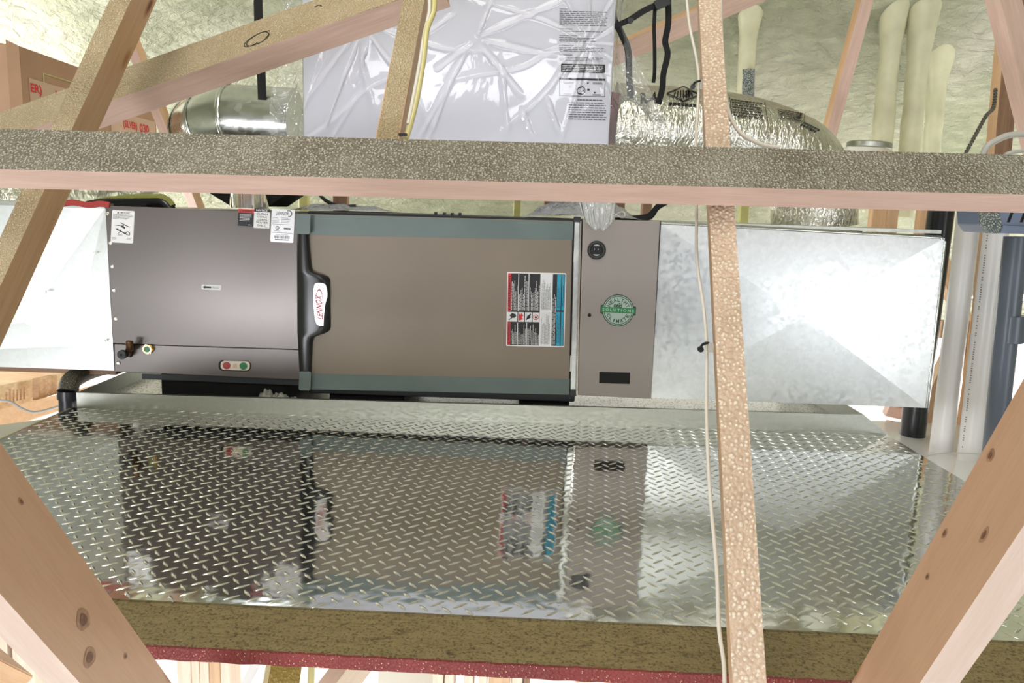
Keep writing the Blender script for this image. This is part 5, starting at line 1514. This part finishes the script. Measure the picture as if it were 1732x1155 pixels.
joist_face([(55, 676.5, 2.79), (86, 666, 2.86), (86, 634, 2.86), (55, 640, 2.79)], 0.004, wood('osb_block', (0.40, 0.22, 0.10), (0.62, 0.40, 0.22), knots=False), 'web_block', 'darker web block')
joist_face([(-60, 745, 2.55), (240, 648, 3.15), (240, 630, 3.15), (-60, 708, 2.55)], 0.05, M['wood_orange'], 'chord')
fj = Frame(PY(8, 684, 2.66), PY(48, 674, 2.76) - PY(8, 684, 2.66), PY(8, 660, 2.66) - PY(8, 684, 2.66))
prints(ij, 'print', wood('print_brown', (0.30, 0.14, 0.06), (0.4, 0.2, 0.1), knots=False), lambda bm: (greek(bm, Frame(fj.at(.95, 0), fj.v, -fj.u, fj.n), 0, 0, 1, .9, 6, .5, .3, -0.006)))
board('sole_board', 'wide pale orange board behind the wooden joist below the left duct', PY(-80, 660, 3.3), PY(110, 624, 3.3) + Vector((0, 0.04, 0)), M['wood'], axis='X')
bm = bmesh.new(); prism(bm, [PZ(-60, 752, -0.10), PZ(100, 742, -0.10), PZ(112, 704, -0.10), PZ(-60, 726, -0.10)], (0, 0, -0.018))
tag(link('ceiling_board', bm, simple('sage_board', (0.46, 0.46, 0.36), 0.5), base=PZ(30, 740, -0.11)), 'sage-grey board lying low beyond the left end of the tread plate', 'board')
cable('grey cable draped over the wooden joist below the left duct', [PY(-30, 676, 2.5), PY(15, 679, 2.5), PY(35, 690, 2.5), PY(60, 697, 2.52), PY(98, 688, 2.6)], 0.0045, 'cable_grey')

# right corner framing beyond the pipes
board('stud', 'brown stud between the two white pipes', PY(1654, 760, 2.95), PY(1676, 360, 2.95) + Vector((0, 0.038, 0)), M['wood_orange'], 'stud')
board('wall_plate', 'orange board crossing behind the white pipes at mid height', PY(1590, 572, 3.05), PY(1760, 548, 3.05) + Vector((0, 0.04, 0.0)), M['wood'], axis='X')
lumber('framing_brace', 'slanting brown brace low behind the first white pipe', PY(1560, 690, 3.0), PY(1606, 590, 3.0), (1620, 640), None, 0.09, 0.038, (0.2, 0.05), M['wood'], M['wood'], M['wood'])
lumber('framing_brace', 'slanting orange brace low behind the second white pipe', PY(1690, 690, 3.0), PY(1640, 590, 3.0), (1630, 640), None, 0.09, 0.038, (0.2, 0.05), M['wood'], M['wood'], M['wood'])
lumber('framing_brace', 'slanting orange brace behind the black pipe above the crossing board', PY(1578, 425, 3.3), PY(1615, 520, 3.3), (1612, 450), None, 0.07, 0.038, (0.1, 0.1), M['wood_orange'], M['wood'], M['wood'])
for i, (ya, yb) in enumerate(((668, 690), (694, 714), (719, 742))):
    lumber('stacked_board', ['topmost', 'middle', 'lowest'][i] + ' of the three reddish boards stacked behind the white pipes', PY(1545, ya, 3.15), PY(1700, ya + 34, 3.15), (1620, yb + 17), None, 0.055, 0.038, (0.1, 0.2), M['wood_pink'], M['wood_pink'], M['wood_pink'])
bm = bmesh.new(); tube(bm, [PY(1560, 486, 3.45), PY(1800, 490, 3.45)], 0.06, 24); tag(link('round_duct', bm, M['galv_pipe'], smooth=40, base=PY(1680, 500, 3.45)), 'round bluish metal duct lying behind the white pipes', 'duct')
bm = bmesh.new(); box(bm, (1.20, 1.6, -0.16), (2.4, 3.0, -0.14)); bevel(bm, 0.004, 1)
tag(link('white_panel', bm, M['white_board'], base=(1.8, 2.3, -0.16)), 'glossy white panel under the pipes right of the tread plate', 'panel')
cable('thin grey wire lying on the white panel at the foot of the pipes', [PY(1556, 776, 2.2), PY(1585, 768, 2.25), PY(1620, 766, 2.28), PY(1660, 768, 2.3)], 0.002, 'cable_grey')

# ------------------------------------------------------------------ storey below, seen under the red edge
def low(lab, xa, xb, Y, m, w2=0.089, cat='stud'):
    a, b = PY(xa, 1135, Y), PY(xb, 1135, Y)
    return board('wall_stud', lab, (a.x, Y, -2.7), (b.x, Y + w2, -0.30), M[m], cat, group='studs in the storey below')
L_ = 'below the red deck edge'
for i, (xa, xb, m) in enumerate(((299, 322, 'wood_pale'), (323, 336, 'wood_pale'), (337, 352, 'wood_pale'), (353, 371, 'wood'), (372, 388, 'wood_pale'))):
    low(['first', 'second', 'third', 'darker fourth', 'fifth'][i] + ' stud from the near left timber ' + L_, xa, xb, 1.95 + 0.004 * i, m)
for i, (xa, xb, m) in enumerate(((732, 750, 'wood_pale'), (752, 768, 'wood_pale'), (785, 801, 'wood_pale'), (810, 824, 'wood_pale'), (827, 864, 'wood'), (866, 884, 'wood_pale'), (886, 897, 'wood_dark'), (980, 1000, 'wood_pale'), (1030, 1075, 'wood_pale'))):
    low(['first', 'second', 'third', 'fourth', 'broad orange fifth', 'sixth', 'narrow dark seventh', 'eighth', 'last'][i] + ' stud right of the grey sheet ' + L_, xa, xb, 1.95 + 0.004 * i, m)
bm = bmesh.new(); a = PY(640, 1135, 2.1); b = PY(731, 1135, 2.1); box(bm, (a.x, 2.1, -2.6), (b.x, 2.13, -0.30)); tag(link('wall_sheet', bm, simple('grey_sheet', (0.62, 0.60, 0.52), 0.6), base=(a.x, 2.1, -2.6)), 'pale grey sheet in the storey below, under the middle of the red deck edge', 'sheet')
lumber('floor_brace', 'olive foam-dusted timber under the red deck edge, left of centre', PY(461, 1112, 1.35), PY(452, 1165, 1.30), (509, 1140), None, 0.06, 0.038, (0.1, 0.4), M['speck_olive'], M['speck_olive'], M['wood'])
cable('olive cable hanging under the red deck edge beside the foam-dusted timber', [PY(528, 1105, 1.25), PY(527, 1130, 1.25), PY(525, 1170, 1.25)], 0.006, 'cable_yellow')
lumber('floor_brace', 'slanting coppery timber under the red deck edge, left of the grey sheet', PY(600, 1112, 1.7), PY(560, 1165, 1.65), (560, 1125), (640, 1125), 0.07, 0.06, (0.1, 0.5), M['wood_pink'], M['wood_pale'], M['wood_pink'])
lumber('floor_brace', 'slanting white metal strip under the red deck edge, beside the first studs', PY(430, 1112, 1.6), PY(400, 1170, 1.6), (432, 1145), None, 0.02, 0.02, (0.1, 0.4), M['pvc'], M['abs'], M['abs'])
lumber('floor_brace', 'coppery timber in the bottom left corner behind the near timber', PD(-60, 1085, 1.3), PD(40, 1135, 1.5), (20, 1100), None, 0.14, 0.038, (0.1, 0.05), M['wood_orange'], M['wood_orange'], M['wood'])
for i, xa in enumerate((-20, 22)): low(['outer', 'inner'][i] + ' stud in the bottom left corner ' + 'of the storey below', xa, xa + 34, 2.0, 'wood_pale')
